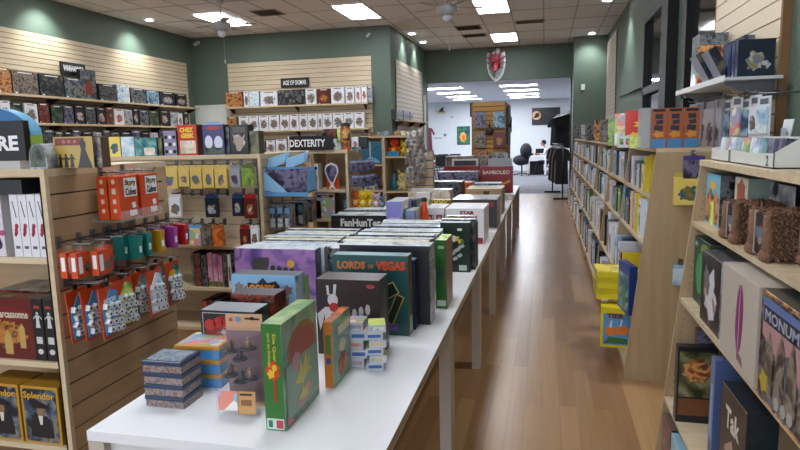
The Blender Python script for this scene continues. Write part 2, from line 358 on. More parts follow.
downlight(.95, 4.2, 'round downlight over the near right slat panel, above the picture', (1.2, 4.2, 2.6), 130)
W = bpy.data.worlds.new('world'); S.world = W; W.use_nodes = True
W.node_tree.nodes['Background'].inputs[0].default_value = (.6, .75, 1, 1); W.node_tree.nodes['Background'].inputs[1].default_value = .6
S.view_settings.view_transform = 'Standard'; S.view_settings.look = 'None'; S.view_settings.exposure = .65; S.view_settings.gamma = 1
S.cycles.use_denoising = True; S.cycles.max_bounces = 6; S.cycles.caustics_reflective = False; S.cycles.caustics_refractive = False; S.cycles.sample_clamp_indirect = 6
# ================================================================== CEILING FITTINGS
def fan(x, y, label):
    o = tag(empty('ceiling_fan', (x, y, 0)), label, 'ceiling fan', 'ceiling fans')
    w = mat('fan_grey', 'a9adb4', .4); z = 3.52
    MB().lathe([(0, ZC-.006), (.07, ZC-.006), (.06, ZC-.07), (.015, ZC-.09)]).build('canopy', w, o)
    MB().tube((0, 0, z+.1), (0, 0, ZC-.06), .012).build('rod', w, o)
    MB().lathe([(0, .10), (.06, .10), (.15, .06), (.16, 0), (.10, -.06), (0, -.07)], (0, 0, z), 20).build('motor', w, o)
    MB().lathe([(0, -.065), (.06, -.07), (.075, -.12), (.04, -.16), (0, -.17)], (0, 0, z), 16).build('light_bowl', mat('bowl_frost', 'c8ced6', .3), o)
    for k in range(5):
        a = k*2*PI/5+.35; b_ = MB().prism([(.15, -.02), (.28, -.05), (.56, -.065), (.58, 0), (.56, .065), (.28, .05), (.15, .02)], z+.045, z+.053, 0, 'xy').build('blade', mat('blade_pale', 'a9a29c', .5), o)
        b_.rotation_euler = (0, 0, a)
    MB().tube((.03, 0, z-.16), (.03, 0, z-.52), .002).ball((.03, 0, z-.56), .014, 8, 0, (1, 1, 2.6)).build('pull_chain', w, o)
p = aty(221, 20, 9.5); fan(p[0], 9.5, 'left grey ceiling fan with pull chain in front of the light panel')
p = aty(447, 8, 9.5); fan(p[0], 9.5, 'right grey ceiling fan with light bowl at the top edge of the picture')
def vent(x, y, w, l, label, dark):
    o = tag(empty('ceiling_vent', (x, y, ZC-.006)), label, 'ceiling vent', 'ceiling vents')
    f = MB()
    for a in ((-w/2, -w/2+.03, -l/2, l/2), (w/2-.03, w/2, -l/2, l/2), (-w/2+.03, w/2-.03, -l/2, -l/2+.03), (-w/2+.03, w/2-.03, l/2-.03, l/2)): f.box(*a, -.012, 0)
    f.build('vent_frame', mat('vent_grey', '8c8480', .6), o); s_ = MB().box(-w/2+.03, w/2-.03, -l/2+.03, l/2-.03, -.003, -.001, 1); q = -l/2+.06
    while q < l/2-.04: s_.obox((0, q, -.008), (w-.07, .03, .003), Matrix.Rotation(.6, 3, 'X')); q += .05
    s_.build('louvre', [mat('louvre_'+dark, dark, .6), mat('vent_dark', '2c2826', .9)], o)
vent(-4.98, 10.75, .5, .5, 'square ceiling vent right of the left fan', '6a625e')
vent(-1.64, 13.65, .55, .5, 'front one of the two brown ceiling vents left of the light panel', '5c4a44')
vent(-1.64, 14.7, .55, .4, 'rear one of the two brown ceiling vents left of the light panel', '5c4a44')
vent(-.33, 13.4, .6, .35, 'pale slotted ceiling vent right of the light panel', '77706c')
def camera_unit(x, y, z, label):
    o = tag(empty('security_camera', (x, y, z)), label, 'camera', 'small security cameras')
    MB().box(-.03, .03, -.01, .02, -.02, .05).build('bracket', whitep, o); MB().tube((0, -.02, 0), (0, -.14, -.04), .035, .035, 12).ball((0, -.145, -.042), .026, 10).build('camera_body', mat('cam_grey', 'b8bcbc', .4), o)
camera_unit(-7.55, 12.6, 3.82, 'small round security camera in the back left corner'); camera_unit(-3.62, YB-.02, 3.78, 'small white security camera on the back wall right of the slat board')
for (x, y, X, Y, lb) in ((498, 51, 0, YH-.015, 'small white sensor box above the dragon shield'), (583, 87, 0, 15.885, 'small white switch plate on the green stub wall')):
    p = aty(x, y, Y); tag(MB().box(-.045, .045, -.03, 0, -.07, .07).build('sensor_box', whitep, None, (p[0], Y+.014, p[2])), lb, 'wall box')
p = atx(420.5, 102, XS); tag(MB().box(-.06, .06, -.03, 0, -.1, .1).build('sensor_box', whitep, None, (XS, p[1], p[2]), PI/2), 'small white switch plate on the side wall by the opening', 'wall box')
# ================================================================== ART
A = {}
def a_(k, cols, scale=16, style='paint', bg=None, rough=.28, th=.5): A[k] = art('print_'+k, cols, scale, style, bg, rough, th)
a_('navy', ['0c1018', '1a2636', '4a5a6c', '8c8470', '11151e'], 15)
a_('navygold', ['0e121b', '141c28', '1e2834', '6c6048', '141a26'], 13)
a_('dark', ['0d0e11', '23262c', '6a6e74', '2c2e32', '101114'], 16)
a_('darkred', ['120c0e', '4a1e1c', '8c4030', '2a1614', '9c8478'], 15)
a_('darkgreen', ['0b1210', '1e3228', '52604a', '0f1714'], 9)
a_('purple', ['1b1826', '3c3850', '7c7894', '2c283c'], 16)
a_('blue', ['14283c', '2f5578', '8fb0c4', '22384f'], 9)
a_('sky', ['7fa9cc', 'bcd3e2', 'e2ecef', '5c8ab4'], 8)
a_('battle', ['2c1814', '8c4a28', 'd69a5a', '6c4434', '201c24'], 18)
a_('brown', ['24201e', '544840', '8c8074', '3b3430'], 17)
a_('grey', ['4c4f54', '83878c', 'bcc0c2', '5a5c60'], 10)
a_('white', ['26282c', '8c7058', '4c5460', 'b8b4b0'], 24, 'figs', 'dfe1e6', th=.42)
a_('whitered', ['a03034', '3a2a2c', 'd08080', '60686e'], 22, 'figs', 'e4e2e4')
a_('darkfig', ['6c7074', 'd8d8d8', '8a5048', 'b8b4a8'], 20, 'figs', '14161b', th=.5)
a_('navyfig', ['3c5474', 'b8bcc4', '8a7c50', '5c74a0'], 20, 'figs', '172232', th=.5)
a_('redfig', ['d8c0a0', '402020', 'c0803c', '1c1414'], 15, 'figs', '5e1c1a')
a_('yellow', ['c8b02c', 'e6d040', '8c7a24', 'f0e070'], 9)
a_('yelfig', ['c45a2c', '4c7838', '34508c', 'b08828'], 18, 'figs', 'e8cf6c')
a_('yelcard', ['9c7434', '3f7a3a', '7a4c9c', 'b8902c'], 22, 'figs', 'd9bd6a')
a_('orange', ['c05420', 'e07c34', '8c3414', 'f0a050'], 10)
a_('green', ['1f4a28', '3f7c3a', '93a84e', '28552e'], 9)
a_('lime', ['4c8c34', 'a4c84c', 'e2e884', '357030'], 10)
a_('teal', ['1c4a50', '34737a', '7cb0a8', '225058'], 10)
a_('pink', ['b26a94', 'd896ba', 'e8c0d4', '94567c'], 8)
a_('red', ['7c1c1c', 'b02c28', 'd0644c', '5c1616'], 9)
a_('multi', ['2c4c74', 'b84c34', 'd8b84c', '4c7c44', '7c4c74', 'd8d8cc'], 26, 'cells')
a_('multilight', ['8cb4cc', 'd8c89c', 'e08c7c', 'a8bc84', 'e8e4dc', 'b0a4c4'], 22, 'cells')
a_('olive', ['2a2a1c', '585838', '8c8460', '34321f'], 9)
a_('cream', ['b4a890', 'd8cdb8', 'ece4d4', 'a0947c'], 10)
a_('shrink', ['a0acb4', 'd8e0e4', 'eef4f6', 'b0bcc4'], 9, rough=.15)  # near-white streaks paint ceiling light reflected off the wrap into the colour
a_('greyfig', ['3c3c44', '84748c', '24242a', '6c5c54'], 16, 'figs', '9c9ea6')
a_('spines', ['1a1c22', '3c4048', '76746c', '22242c', '585c64'], 20, 'cells')
side_dark = cm('17181c'); side_white = cm('cfd2d8'); side_navy = cm('141c2a'); side_red = cm('5a1a18'); side_yel = cm('d2bc30'); side_brown = cm('5c4a38')
SD = dict(white=side_white, whitered=side_white, sky=cm('8fb0cc'), yellow=side_yel, yelfig=cm('d9c26a'), cream=cm('c8bda4'), multilight=side_white, lime=cm('6a9c48'), pink=cm('c084a4'), grey=cm('777a80'),
          orange=cm('b4501f'), red=side_red, battle=side_brown, brown=side_brown, shrink=cm('b6c0c6'), green=cm('25542c'), teal=cm('24545a'), blue=cm('21405c'), navy=side_navy, navygold=side_navy, redfig=side_red)
# ================================================================== WALL SHELVES WITH RACKED BOXES
def wallshelf(loc, rz, w, d, label, group):
    o = tag(empty('wall_shelf', loc, rz), label, 'shelf', group)
    MB().box(-w/2, w/2, -d, -.026, -.025, 0).build('shelf_board', edgewood, o)
    MB().box(-w/2, w/2, -d-.006, -d, -.03, .004).build('price_rail', edgewood, o)
    for k in range(int(w/1.2)+1):
        x = -w/2+.1+k*(w-.2)/max(1, int(w/1.2)); MB().prism([(-.026, -.03), (-.026, -.14), (-.05, -.14), (-d+.03, -.045), (-d+.03, -.03)], x-.006, x+.006, 0, 'yz').build('bracket', blackm, o)
    return o
BOXW = {'dark': 'black box with grey figures', 'navy': 'dark navy box', 'navygold': 'navy box with gold figures', 'darkred': 'black and dark red box', 'darkgreen': 'black and dark green box', 'purple': 'dark purple box',
        'blue': 'blue painted box', 'sky': 'pale blue box', 'battle': 'orange brown battle scene box', 'brown': 'brown landscape box', 'grey': 'grey box', 'white': 'white box with dark figures', 'whitered': 'white box with red figures',
        'darkfig': 'black box with a white figure', 'navyfig': 'navy box with pale figure', 'redfig': 'dark red box with figures', 'yellow': 'yellow box', 'orange': 'orange box', 'green': 'green box', 'multi': 'multicoloured box',
        'olive': 'olive box', 'cream': 'cream box', 'teal': 'teal box', 'shrink': 'shrink-wrapped pale box', 'spines': 'slim dark case', 'lime': 'lime green box', 'pink': 'pink box', 'red': 'red box', 'multilight': 'pastel patchwork box', 'yelfig': 'yellow illustrated box'}
def wallrow(items, place, z, where, group, depth=.12, start=0, name='miniature_box', cat='game box', band=None):
    """items: (px0, px1, height, style). place(px) -> (coordinate along the wall). returns things"""
    for k, (a, b_, h, st) in enumerate(items):
        u0, u1 = sorted((place(a), place(b_))); w = (u1-u0)*.965; u = (u0+u1)/2; pos, rz = place(None, u, depth, z)
        o = carton(name, w, depth*(.9 if k % 2 else 1), h, pos, rz, A[st], SD.get(st, side_dark), '%s, %s from left on %s' % (BOXW[st], ORD[k+start], where), cat, group)
        if w > .1 and band is not False:
            dm = (w, depth*(.9 if k % 2 else 1), h)
            decal(o, rect(0, h*.93, w*.55, h*.045), wtxt if st not in ('white', 'whitered') else ktxt, dm, name='name_strip')
            if w > .2: decal(o, rect(-w*.38, h*.07, w*.1, h*.05), wtxt, dm, name='corner_mark')
XF = XL+.30
def on_left(px, u=None, depth=0, z=0):
    if px is not None: return atx(px, 100, XF-.03)[1]
    return (XF-.04-depth/2, u, z), PI/2
YF = YB-.28
def on_back(px, u=None, depth=0, z=0):
    if px is not None: return aty(px, 100, YF)[0]
    return (u, YF+.03+depth/2, z), 0
ZS1, ZS2, ZS3 = 2.395, 1.978, 1.58
for z, nm in ((ZS1, 'top'), (ZS2, 'second'), (ZS3, 'third')): wallshelf((XL, 7.7, z), PI/2, 9.4, .3, '%s long wood shelf on the left slat wall' % nm, 'shelves on the left slat wall')
wallrow([(0, 14, .36, 'battle'), (15, 41, .34, 'brown'), (41.5, 66, .34, 'navygold'), (66.5, 85, .33, 'navy'), (100.5, 118, .29, 'dark'), (118.5, 131, .31, 'sky'), (131.5, 147, .28, 'navy'), (147.5, 160, .27, 'blue'), (160.5, 176, .27, 'navyfig'), (176.5, 187.5, .26, 'darkfig')],
        on_left, ZS1, 'the top shelf, left wall', 'boxes on the top left wall shelf')
o = carton('game_box', .36, .07, .50, (XF-.12, on_left(93), ZS1), PI/2, A['navy'], side_dark, 'tall black box with a red figure leaning on the top shelf of the left wall', 'game box'); dm = (.36, .07, .5)
decal(o, [[(-.06, .08), (.06, .08), (.09, .22), (.03, .3), (0, .36), (-.04, .3), (-.1, .2)]], cm('7c2a24'), dm)
decal(o, rect(0, .46, .2, .03), cm('38506a'), dm, name='name_strip')
r2 = [(0, 10, 'white'), (11, 23, 'darkgreen'), (24, 37, 'white'), (38, 49, 'darkred'), (50.5, 62, 'darkgreen'), (63, 73, 'purple'), (74, 84, 'darkfig'), (85, 95, 'dark'), (96, 105, 'darkfig'), (105.5, 113, 'darkred'), (113.5, 123.5, 'whitered'), (124, 132, 'grey'), (132.5, 138, 'darkfig'),
      (139, 148, 'navy'), (148.5, 158, 'darkgreen'), (159, 169, 'darkfig'), (169.5, 177, 'grey'), (177.5, 182, 'whitered'), (182.5, 188, 'darkfig')]
wallrow([(a, b_, .29 if k % 3 else .31, s) for k, (a, b_, s) in enumerate(r2)], on_left, ZS2, 'the second shelf, left wall', 'boxes on the second left wall shelf')
r3 = []; x = 40; k = 0
while x < 176:
    w = 9 if k % 4 else 12; r3.append((x, x+w-.6, .27 if k % 3 else .3, ['dark', 'spines', 'navyfig', 'purple', 'darkfig', 'grey'][k % 6])); x += w; k += 1
wallrow(r3, on_left, ZS3, 'the third shelf, left wall', 'boxes on the third left wall shelf')
# back wall
for z, nm in ((2.385, 'top'), (1.855, 'second'), (1.36, 'third')): wallshelf((-5.27, YB, z), 0, 3.3, .28, '%s wood shelf on the back slat wall' % nm, 'shelves on the back slat wall')
wallrow([(225, 242, .34, 'battle'), (243, 248, .33, 'white'), (248.5, 258.5, .33, 'sky'), (259.5, 277, .31, 'white')], on_back, 2.385, 'the top shelf, back wall', 'boxes on the top back wall shelf')
wallrow([(278+k*3.3, 281.1+k*3.3, .33, 'spines') for k in range(8)], on_back, 2.385, 'the slim case row, back wall', 'slim dark cases on the top back wall shelf', name='slim_case', cat='case')
wallrow([(305, 316, .32, 'white'), (317, 329.5, .32, 'redfig'), (330.5, 344, .34, 'white'), (345, 354, .33, 'white'), (355, 360.6, .35, 'whitered'), (361, 366.6, .35, 'whitered'), (367, 372, .33, 'grey')], on_back, 2.385, 'the back shelf right of slim cases', 'boxes on the top back wall shelf')
r2 = [(225, 235, 'battle')]; x = 236.5
for w in (10.5, 10, 10, 11, 10, 9.5, 9, 10, 4.5, 10.5, 11, 10.5, 10.5): r2.append((x, x+w-.4, 'white')); x += w
wallrow([(a, b_, .33, s) for a, b_, s in r2], on_back, 1.855, 'the second shelf, back wall', 'boxes on the second back wall shelf')
r3 = [(236, 246, .3, 'cream'), (247, 256, .28, 'white'), (257, 262, .27, 'brown'), (263, 272, .28, 'white'), (273, 284, .3, 'white'), (285, 306, .36, 'whitered'), (307, 322, .3, 'white'), (323, 340, .3, 'darkred'), (341, 350, .33, 'dark'), (351, 358, .33, 'darkfig'), (359, 367, .33, 'white')]
wallrow(r3, on_back, 1.36, 'the third shelf, back wall', 'boxes on the third back wall shelf')
# side wall (by the opening): grey packs over a bright shelf
wallshelf((XS, 14.35, 2.02), PI/2, 2.8, .22, 'short shelf on the white slat wall beside the opening', None)
def on_side(px, u=None, depth=0, z=0):
    if px is not None: return atx(px, 110, XS+.19)[1]
    return (XS+.19-depth/2, u, z), PI/2
wallrow([(396.5+k*3.4, 399.6+k*3.4, .2, 'greyfig') for k in range(5)] if BOXW.setdefault('greyfig', 'grey blister box') else 0, on_side, 2.02, 'the short shelf by the opening', 'grey blister boxes by the opening', name='blister_box')
# signs
def sign(name, s, w, h, loc, rz, label, tw, th_, dx=0, t=.03, bold=.02):
    o = tag(MB().box(-w/2, w/2, -t, 0, 0, h).build(name, black, None, loc, rz), label, 'sign'); text(o, s, dx, h/2, tw, th_, wtxt, (w, 2*t, h), name='lettering', bold=bold)
    return o
p0 = atx(59.5, 65, XL+.06)[1]; p1 = atx(84.5, 76, XL+.06)[1]
sign('wall_sign', 'WARHAMMER', p1-p0, .2, (XL+.06, (p0+p1)/2, 2.80), PI/2, 'black sign with white capitals above the top shelf on the left wall', .84*(p1-p0), .10)
p0 = aty(281, 85, YB-.05)[0]; p1 = aty(309, 85, YB-.05)[0]
sign('wall_sign', 'AGE OF SIGMAR', p1-p0, .20, ((p0+p1)/2, YB-.03, 2.78), 0, 'black sign with white capitals above the top shelf on the back wall', .84*(p1-p0), .10)
# ================================================================== GONDOLAS
def gondola(name, x0, x1, y0, y1, top, label, shelves, ddepth=.35, right=True, front='shelves', group='wooden display gondolas'):
    """front faces the camera (-Y); right end carries a slat board"""
    o = tag(empty(name, (x1, y0, 0)), label, 'display stand', group); W_ = x1-x0; D = y1-y0
    MB().box(-W_-.0, .0, -.0, D, top-.03, top).build('top_board', edgewood, o)
    if right:
        mb = MB(); z = top-.03
        mb.box(-.03, -.022, .0, D, .0, top-.03, 1)
        z = top-.031
        first = True
        while z > .03:
            zz = max(.0, z-(.07 if first else .0945)); mb.box(-.022, 0, 0.02, D, zz, z, 0); z = zz-.0065; first = False
        mb.box(-.03, 0, 0, .02, 0, top-.03, 2)
        mb.build('slat_side', [slatside, groove, edgewood], o)
    MB().box(-W_, -W_+.025, 0, D, 0, top-.03).build('side_panel', maple_v, o)
    if front == 'shelves':
        MB().box(-W_+.025, -.03, ddepth, ddepth+.02, .1, top-.03).build('back_panel', maple, o)
        for z in shelves: MB().box(-W_+.025, -.03, .004, ddepth, z-.025, z).build('shelf', edgewood, o)
        MB().box(-W_+.025, -.03, .03, ddepth+.02, 0, .1).build('plinth', maple, o)
    return o
def frontrow(items, y, z, where, group, depth=.1, name='game_box', cat='game box', start=0, gap=.004):
    out = []
    for k, it in enumerate(items):
        a, b_, h, st, lb = (*it, None)[:5]
        u0, u1 = aty(a, 200, y)[0], aty(b_, 200, y)[0]; w = u1-u0-gap
        o = carton(name, w, depth, h, ((u0+u1)/2, y+depth/2, z), 0, A[st], SD.get(st, side_dark), lb or '%s, %s from the left on %s' % (BOXW[st], ORD[k+start], where), cat, group); out.append((o, (w, depth, h)))
    return out
# ---- gondola 1, near left
G1X, G1Y, G1T = -1.955, 2.05, 1.53
gondola('display_gondola', -3.3, G1X, G1Y, 2.86, G1T, 'nearest wooden gondola on the left, slat side hung with orange packs', [1.165, .715, .335])
# white flower-spined books
for k in range(4):
    x = -2.145+k*.043
    o = carton('flower_book', .040, .17, .262, (x, G1Y+.11, 1.165), 0, cm('dcdce0'), cm('d4d4d8'), '%s white book from the left with pink flower on its spine, nearest gondola' % ORD[k], 'book', 'white flower books in the nearest gondola')
    dm = (.04, .17, .262); decal(o, [oval(0, .11, .008, .018), oval(.004, .13, .009, .011), oval(-.005, .095, .006, .01)], cm('a8304c'), dm, name='spine_flower')
    decal(o, rect(0, .2, .004, .07, .2), cm('5c5560'), dm, name='spine_print'); decal(o, rect(0, .04, .02, .012), cm('5c5560'), dm, name='publisher_mark')
o = carton('flower_book', .12, .05, .262, (-2.27, G1Y+.05, 1.165), 0, cm('d2ccd4'), cm('d4d4d8'), 'pale book cover with purple and pink flower at the left picture edge', 'book'); dm = (.12, .05, .262)
decal(o, [oval(.02+.03*math.cos(t), .1+.03*math.sin(t), .02, .012, 10, t) for t in (0, 1.2, 2.5, 3.8, 5)], cm('a84c74'), dm); decal(o, [oval(.03, .05, .016, .02), oval(-.02, .04, .02, .015)], cm('3c2c44'), dm, name='leaf_print')
carton('game_box', .24, .2, .06, (-2.21, G1Y+.12, 1.4275), 0, side_dark, cm('20262a'), 'flat dark box lying across the white books in the nearest gondola', 'game box')
# big dark red box and two black ones
o = carton('game_box', .27, .08, .27, (-2.245, G1Y+.06, .715), 0, A['redfig'], cm('2a0f0e'), 'dark red board game with white lettering in the middle bay of the nearest gondola', 'game box', top=A['darkred']); dm = (.27, .08, .27)
decal(o, [oval(.03, .2, .1, .035, 12)], cm('6c1814'), dm, name='title_panel'); text(o, 'Carcassonne', .03, .2, .17, .035, cm('d8ccb8'), dm, lift=.002)
decal(o, [[(-.02, .02), (.02, .02), (.02, .09), (.0, .13), (-.02, .09)], [(.06, .05), (.09, .05), (.09, .14), (.075, .16), (.06, .14)]], cm('b89858'), dm)
for k, x in enumerate((-2.083, -2.025)):
    o = carton('game_box', .052, .26, .27, (x, G1Y+.15, .715), 0, side_dark, cm('1c1c20'), '%s narrow black box with white figures beside the dark red game' % ['left', 'right'][k], 'game box', 'narrow black boxes in the nearest gondola', top=A['dark']); dm = (.052, .26, .27)
    decal(o, figure(0, .18, .07), cm('c8c8c4'), dm, name='spine_figure'); decal(o, rect(0, .09, .03, .03), cm('c8c8c4'), dm, name='spine_emblem'); decal(o, oval(0, .04, .014, .012), cm('c8c8c4'), dm, name='spine_skull'); decal(o, rect(0, .235, .03, .012), cm('a03428'), dm, name='spine_mark')
for k in range(3): carton('game_box', .09, .2, .27, (-2.345+k*.093-.02, G1Y+.24, .715), 0, A['darkred'], side_dark, '%s dark box standing behind the dark red game' % ['left', 'middle', 'right'][k], 'game box', 'dark boxes behind the red game', top=A['grey'])
# yellow framed games
def splendor(x, label):
    w, h, d_ = .195, .262, .07; o = carton('game_box', w, d_, h, (x, G1Y+.05, .335), 0, cm('b98a2c'), cm('a87c24'), label, 'game box', 'gold edged games in the nearest gondola', bevel=.002); dm = (w, d_, h)
    pts = [(-w/2+.012, .02), (-w/2+.02, .01), (w/2-.02, .01), (w/2-.012, .02), (w/2-.012, h-.02), (w/2-.02, h-.012), (-w/2+.02, h-.012), (-w/2+.012, h-.02)]
    decal(o, pts, A['navy'], dm); decal(o, [(-.06, .03), (.06, .03), (.055, .1), (.03, .13), (-.03, .13), (-.055, .1)], cm('1a1c22'), dm, name='figure_coat', lift=.0016)
    decal(o, [oval(0, .15, .018, .023)], cm('8c6a50'), dm, name='figure_face', lift=.0024); decal(o, [[(-.045, .165), (.045, .165), (.03, .185), (.0, .195), (-.03, .185)]], cm('15161a'), dm, name='figure_hat', lift=.003)
    decal(o, [[(-.012, .13), (.012, .13), (.006, .09), (-.006, .09)]], cm('d4cfc4'), dm, name='figure_collar', lift=.003)
    text(o, 'Splendor', 0, .218, .16, .04, cm('d8a838'), dm, lift=.003); return o
splendor(-2.115, 'gold framed game with hatted man, right of two at the bottom left'); splendor(-2.32, 'gold framed game cut by the left picture edge at the bottom')
for k, x in enumerate((-2.32, -2.115)): carton('game_box', .19, .07, .262, (x, G1Y+.13, .335), 0, cm('8c6820'), cm('8c6820'), 'dark gold box hidden behind the %s gold framed game' % ['left', 'right'][k], 'game box', 'gold boxes behind the gold framed games')
# top of gondola 1
o = tag(empty('counter_sign', (-2.305, G1Y+.10, G1T)), 'black sign reading RE with blue and green arched header on the nearest gondola', 'sign')
MB().box(-.25, .205, -.03, -.0, .035, .2).build('sign_board', black, o); text(o, 'RE', .12, .108, .105, .062, wtxt, (.4, .06, .2), name='lettering', bold=.04)
MB().box(-.25, .2, -.06, .03, 0, .035).build('sign_foot', mat('foot_acrylic', 'b4b2ae', .2), o)
arc = [(.0+.21*math.cos(t), .14+.118*math.sin(t)) for t in [PI*i/16 for i in range(17)]]
MB().prism([(-.21, .02)]+list(reversed(arc))+[(.21, .02)], .002, .03).build('arch_panel', mat('arch_blue', '2f6ea4', .4), o)
s_ = MB()
for i in range(12):
    a0, a1 = PI*i/24, PI*(i+1)/24
    s_.quad([(.211*math.cos(a0), .0, .14+.119*math.sin(a0)), (.211*math.cos(a1), .0, .14+.119*math.sin(a1)), (.211*math.cos(a1), .06, .14+.119*math.sin(a1)), (.211*math.cos(a0), .06, .14+.119*math.sin(a0))], 0)
s_.box(.2, .212, 0, .06, 0, .14, 1); s_.build('arch_edge', [mat('arch_cyan', '6fb0d4', .3), mat('arch_lime', '8fb04c', .3)], o)
o = tag(empty('domed_tin', (-2.015, G1Y+.07, G1T)), 'small grey and green half round tin between the sign and the silhouette box', 'tin')
arc = [(.043*math.cos(PI*i/14), .05+.052*math.sin(PI*i/14)) for i in range(15)]
MB().prism([(-.043, 0)]+list(reversed(arc))+[(.043, 0)], -.03, .07).build('tin_body', A['grey'], o)
arc = [(.036*math.cos(PI*i/14), .05+.044*math.sin(PI*i/14)) for i in range(15)]
MB().prism([(-.036, .008)]+list(reversed(arc))+[(.036, .008)], -.0315, -.0298).build('tin_picture', A['darkgreen'], o)
y_ = G1Y+.14; xa_, xb_ = aty(54, 150, y_-.04)[0], aty(93, 150, y_-.04)[0]; wq = .175
o = carton('game_box', wq, .08, .128, ((xa_+xb_)/2, y_, G1T), 0, cm('b79a4a'), side_brown, 'yellow game box with black silhouettes and red title on the nearest gondola', 'game box', right=A['brown']); dm = (wq, .08, .128); o.scale = ((xb_-xa_)/wq, 1, 1)
decal(o, rect(-.015, .108, .13, .03), cm('7c2c24'), dm, name='title_panel'); decal(o, [oval(-.04+.025*k, .108, .008, .007) for k in range(3)], cm('b4604c'), dm, name='title_print', lift=.0014)
for x in (-.062, -.036, -.01): decal(o, figure(x, .03, .055), cm('2a1c18'), dm, name='silhouette', lift=.0014)
decal(o, [[(.015, .0), (.08, .0), (.062, .05), (.053, .075), (.058, .1), (.044, .122), (.03, .1), (.036, .075), (.025, .03)]], cm('2c2422'), dm, name='silhouette', lift=.0014)
carton('game_box', .03, .05, .124, (xb_+.012, y_, G1T), 0, A['brown'], side_brown, 'reddish brown narrow box right of the silhouette game', 'game box')
# ---- packs hanging from the slat side of gondola 1 (pegs stick out along +X, packs face +X)
def peg(x, y, z, L_, label, group, rz=PI/2):
    o = tag(empty('peg_hook', (x, y, z), rz), label, 'hook', group)
    MB().box(-.012, .012, -.006, 0, -.02, .03).build('hook_plate', chrome, o); MB().tube((0, -.005, 0), (0, -L_, 0), .0035).tube((0, -L_, 0), (0, -L_-.012, .014), .0035).build('hook_rod', chrome, o)
    return o
PX = G1X
def hang(name, cat, w, h, d, x, y, z, label, group, build, rz=PI/2):
    o = tag(empty(name, (x, y, z), rz), label, cat, group); build(o, w, h, d); return o
def story(o, w, h, d):
    c = MB().box(-w/2, w/2, -d/2, d/2, -h, 0).build('carton_body', cm('cf4a1c'), o); dm = (w, d, h)
    def D(pts, m, nm, lift=.0006, face='front'):
        q = decal(o, pts, m, dm, face, nm, lift); q.location.z = -h; return q
    D([rect(.014, h*.73, w*.68, h*.44)], wtxt, 'title_panel'); q = text(o, 'Story', .014, h*.83, w*.58, .032, ktxt, dm, lift=.002); q.location.z = -h; q = text(o, 'Cubes', .014, h*.63, w*.58, .032, ktxt, dm, lift=.002); q.location.z = -h
    D([rect(.012, h*.81, .016, .018, .3)], cm('d8a02c'), 'title_cube', .0028)
    D([rect(.03, h*.3, .024, .026, .2), rect(.012, h*.12, .026, .026, -.1), rect(.036, h*.12, .024, .024, .15)], wtxt, 'dice_print')
    D([oval(.0, h*.88, .009, .011), rect(.0, h*.66, .02, .026), rect(0, h*.42, .016, .02), oval(.0, h*.2, .009, .01)], cm('e0c8b4'), 'side_print', face='left')
    MB().box(-.02, .02, -.002, .002, 0, .03).build('hang_tab', glass, o)
for k, y in enumerate((2.47, 2.68)):
    yy = (2.365, 2.515)[k]
    peg(PX, yy, 1.50, .17, 'steel peg carrying the %s pair of orange cube game boxes' % ['front', 'rear'][k], 'pegs on the nearest gondola')
    for j, x in enumerate((PX+.055, PX+.115)):
        o = hang('cube_game_box', 'game box', .125, .19, .052, x, yy, 1.483, 'orange dice story box, %s of the %s pair on the nearest gondola' % (['inner', 'outer'][j], ['front', 'rear'][k]), 'orange cube game boxes', story)
tr = tag(MB().box(PX+.02, PX+.15, 2.295, 2.585, 1.283, 1.288).box(PX+.148, PX+.152, 2.295, 2.585, 1.288, 1.33).box(PX, PX+.02, 2.295, 2.585, 1.283, 1.30).build('acrylic_tray', glass), 'clear acrylic tray holding the orange cube game boxes', 'tray')
# second row: small orange packs, empty hooks, coloured tubes
def smallpack(o, w, h, d):
    MB().box(-w/2, w/2, -d/2, d/2, -h, -.012).build('pack_body', cm('cc4c20'), o); MB().box(-.012, .012, -.001, .001, -.012, .014).build('hang_tab', glass, o); dm = (w, d, h)
    q = decal(o, [rect(-w*.22, h*.45, w*.28, h*.6)], wtxt, dm, name='title_panel'); q.location.z = -h; q = decal(o, [oval(.018, h*.35, .016, .02)], A['brown'], dm, name='picture'); q.location.z = -h
    q = decal(o, [rect(0, h*.5, d*.6, h*.5)], wtxt, dm, 'left', 'side_print'); q.location.z = -h
for k, (y, x) in enumerate(((2.075, .05), (2.075, .1), (2.135, .15), (2.215, .1))):
    hang('card_pack', 'card pack', .075, .115, .03, PX+x, y+.01, 1.20, '%s small orange pack on the second peg row of the nearest gondola' % ORD[k], 'small orange packs on the nearest gondola', smallpack)
for k, y in enumerate((2.085, 2.20, 2.28, 2.36)): peg(PX, y+.0, 1.222, .16 if k < 3 else .08, '%s steel peg in the second peg row of the nearest gondola' % ORD[k], 'pegs on the nearest gondola')
def tube(colr):
    def f(o, w, h, d):
        MB().box(-w/2, w/2, -d/2, d/2, -h, -.02).build('box_body', cm(colr), o); MB().box(-w/2-.002, w/2+.002, -d/2-.002, d/2+.002, -.022, 0).build('box_lid', cm(colr), o)
        q = decal(o, [rect(0, h*.4, w*.5, .03)], wtxt, (w, d, h), name='label_strip'); q.location.z = -h; MB().box(-.01, .01, -.001, .001, 0, .016).build('hang_tab', glass, o)
    return f
cols_ = [('1d7a72', 'teal', 2.375), ('1d7a72', 'teal', 2.41), ('1d7a72', 'teal', 2.445), ('1d7a72', 'teal', 2.48), ('c8981c', 'yellow', 2.545), ('c8981c', 'yellow', 2.58), ('7c4ca0', 'purple', 2.64), ('a03c98', 'magenta', 2.69), ('b82c7c', 'pink', 2.73), ('b8242c', 'red', 2.785), ('c02c2c', 'red', 2.82)]
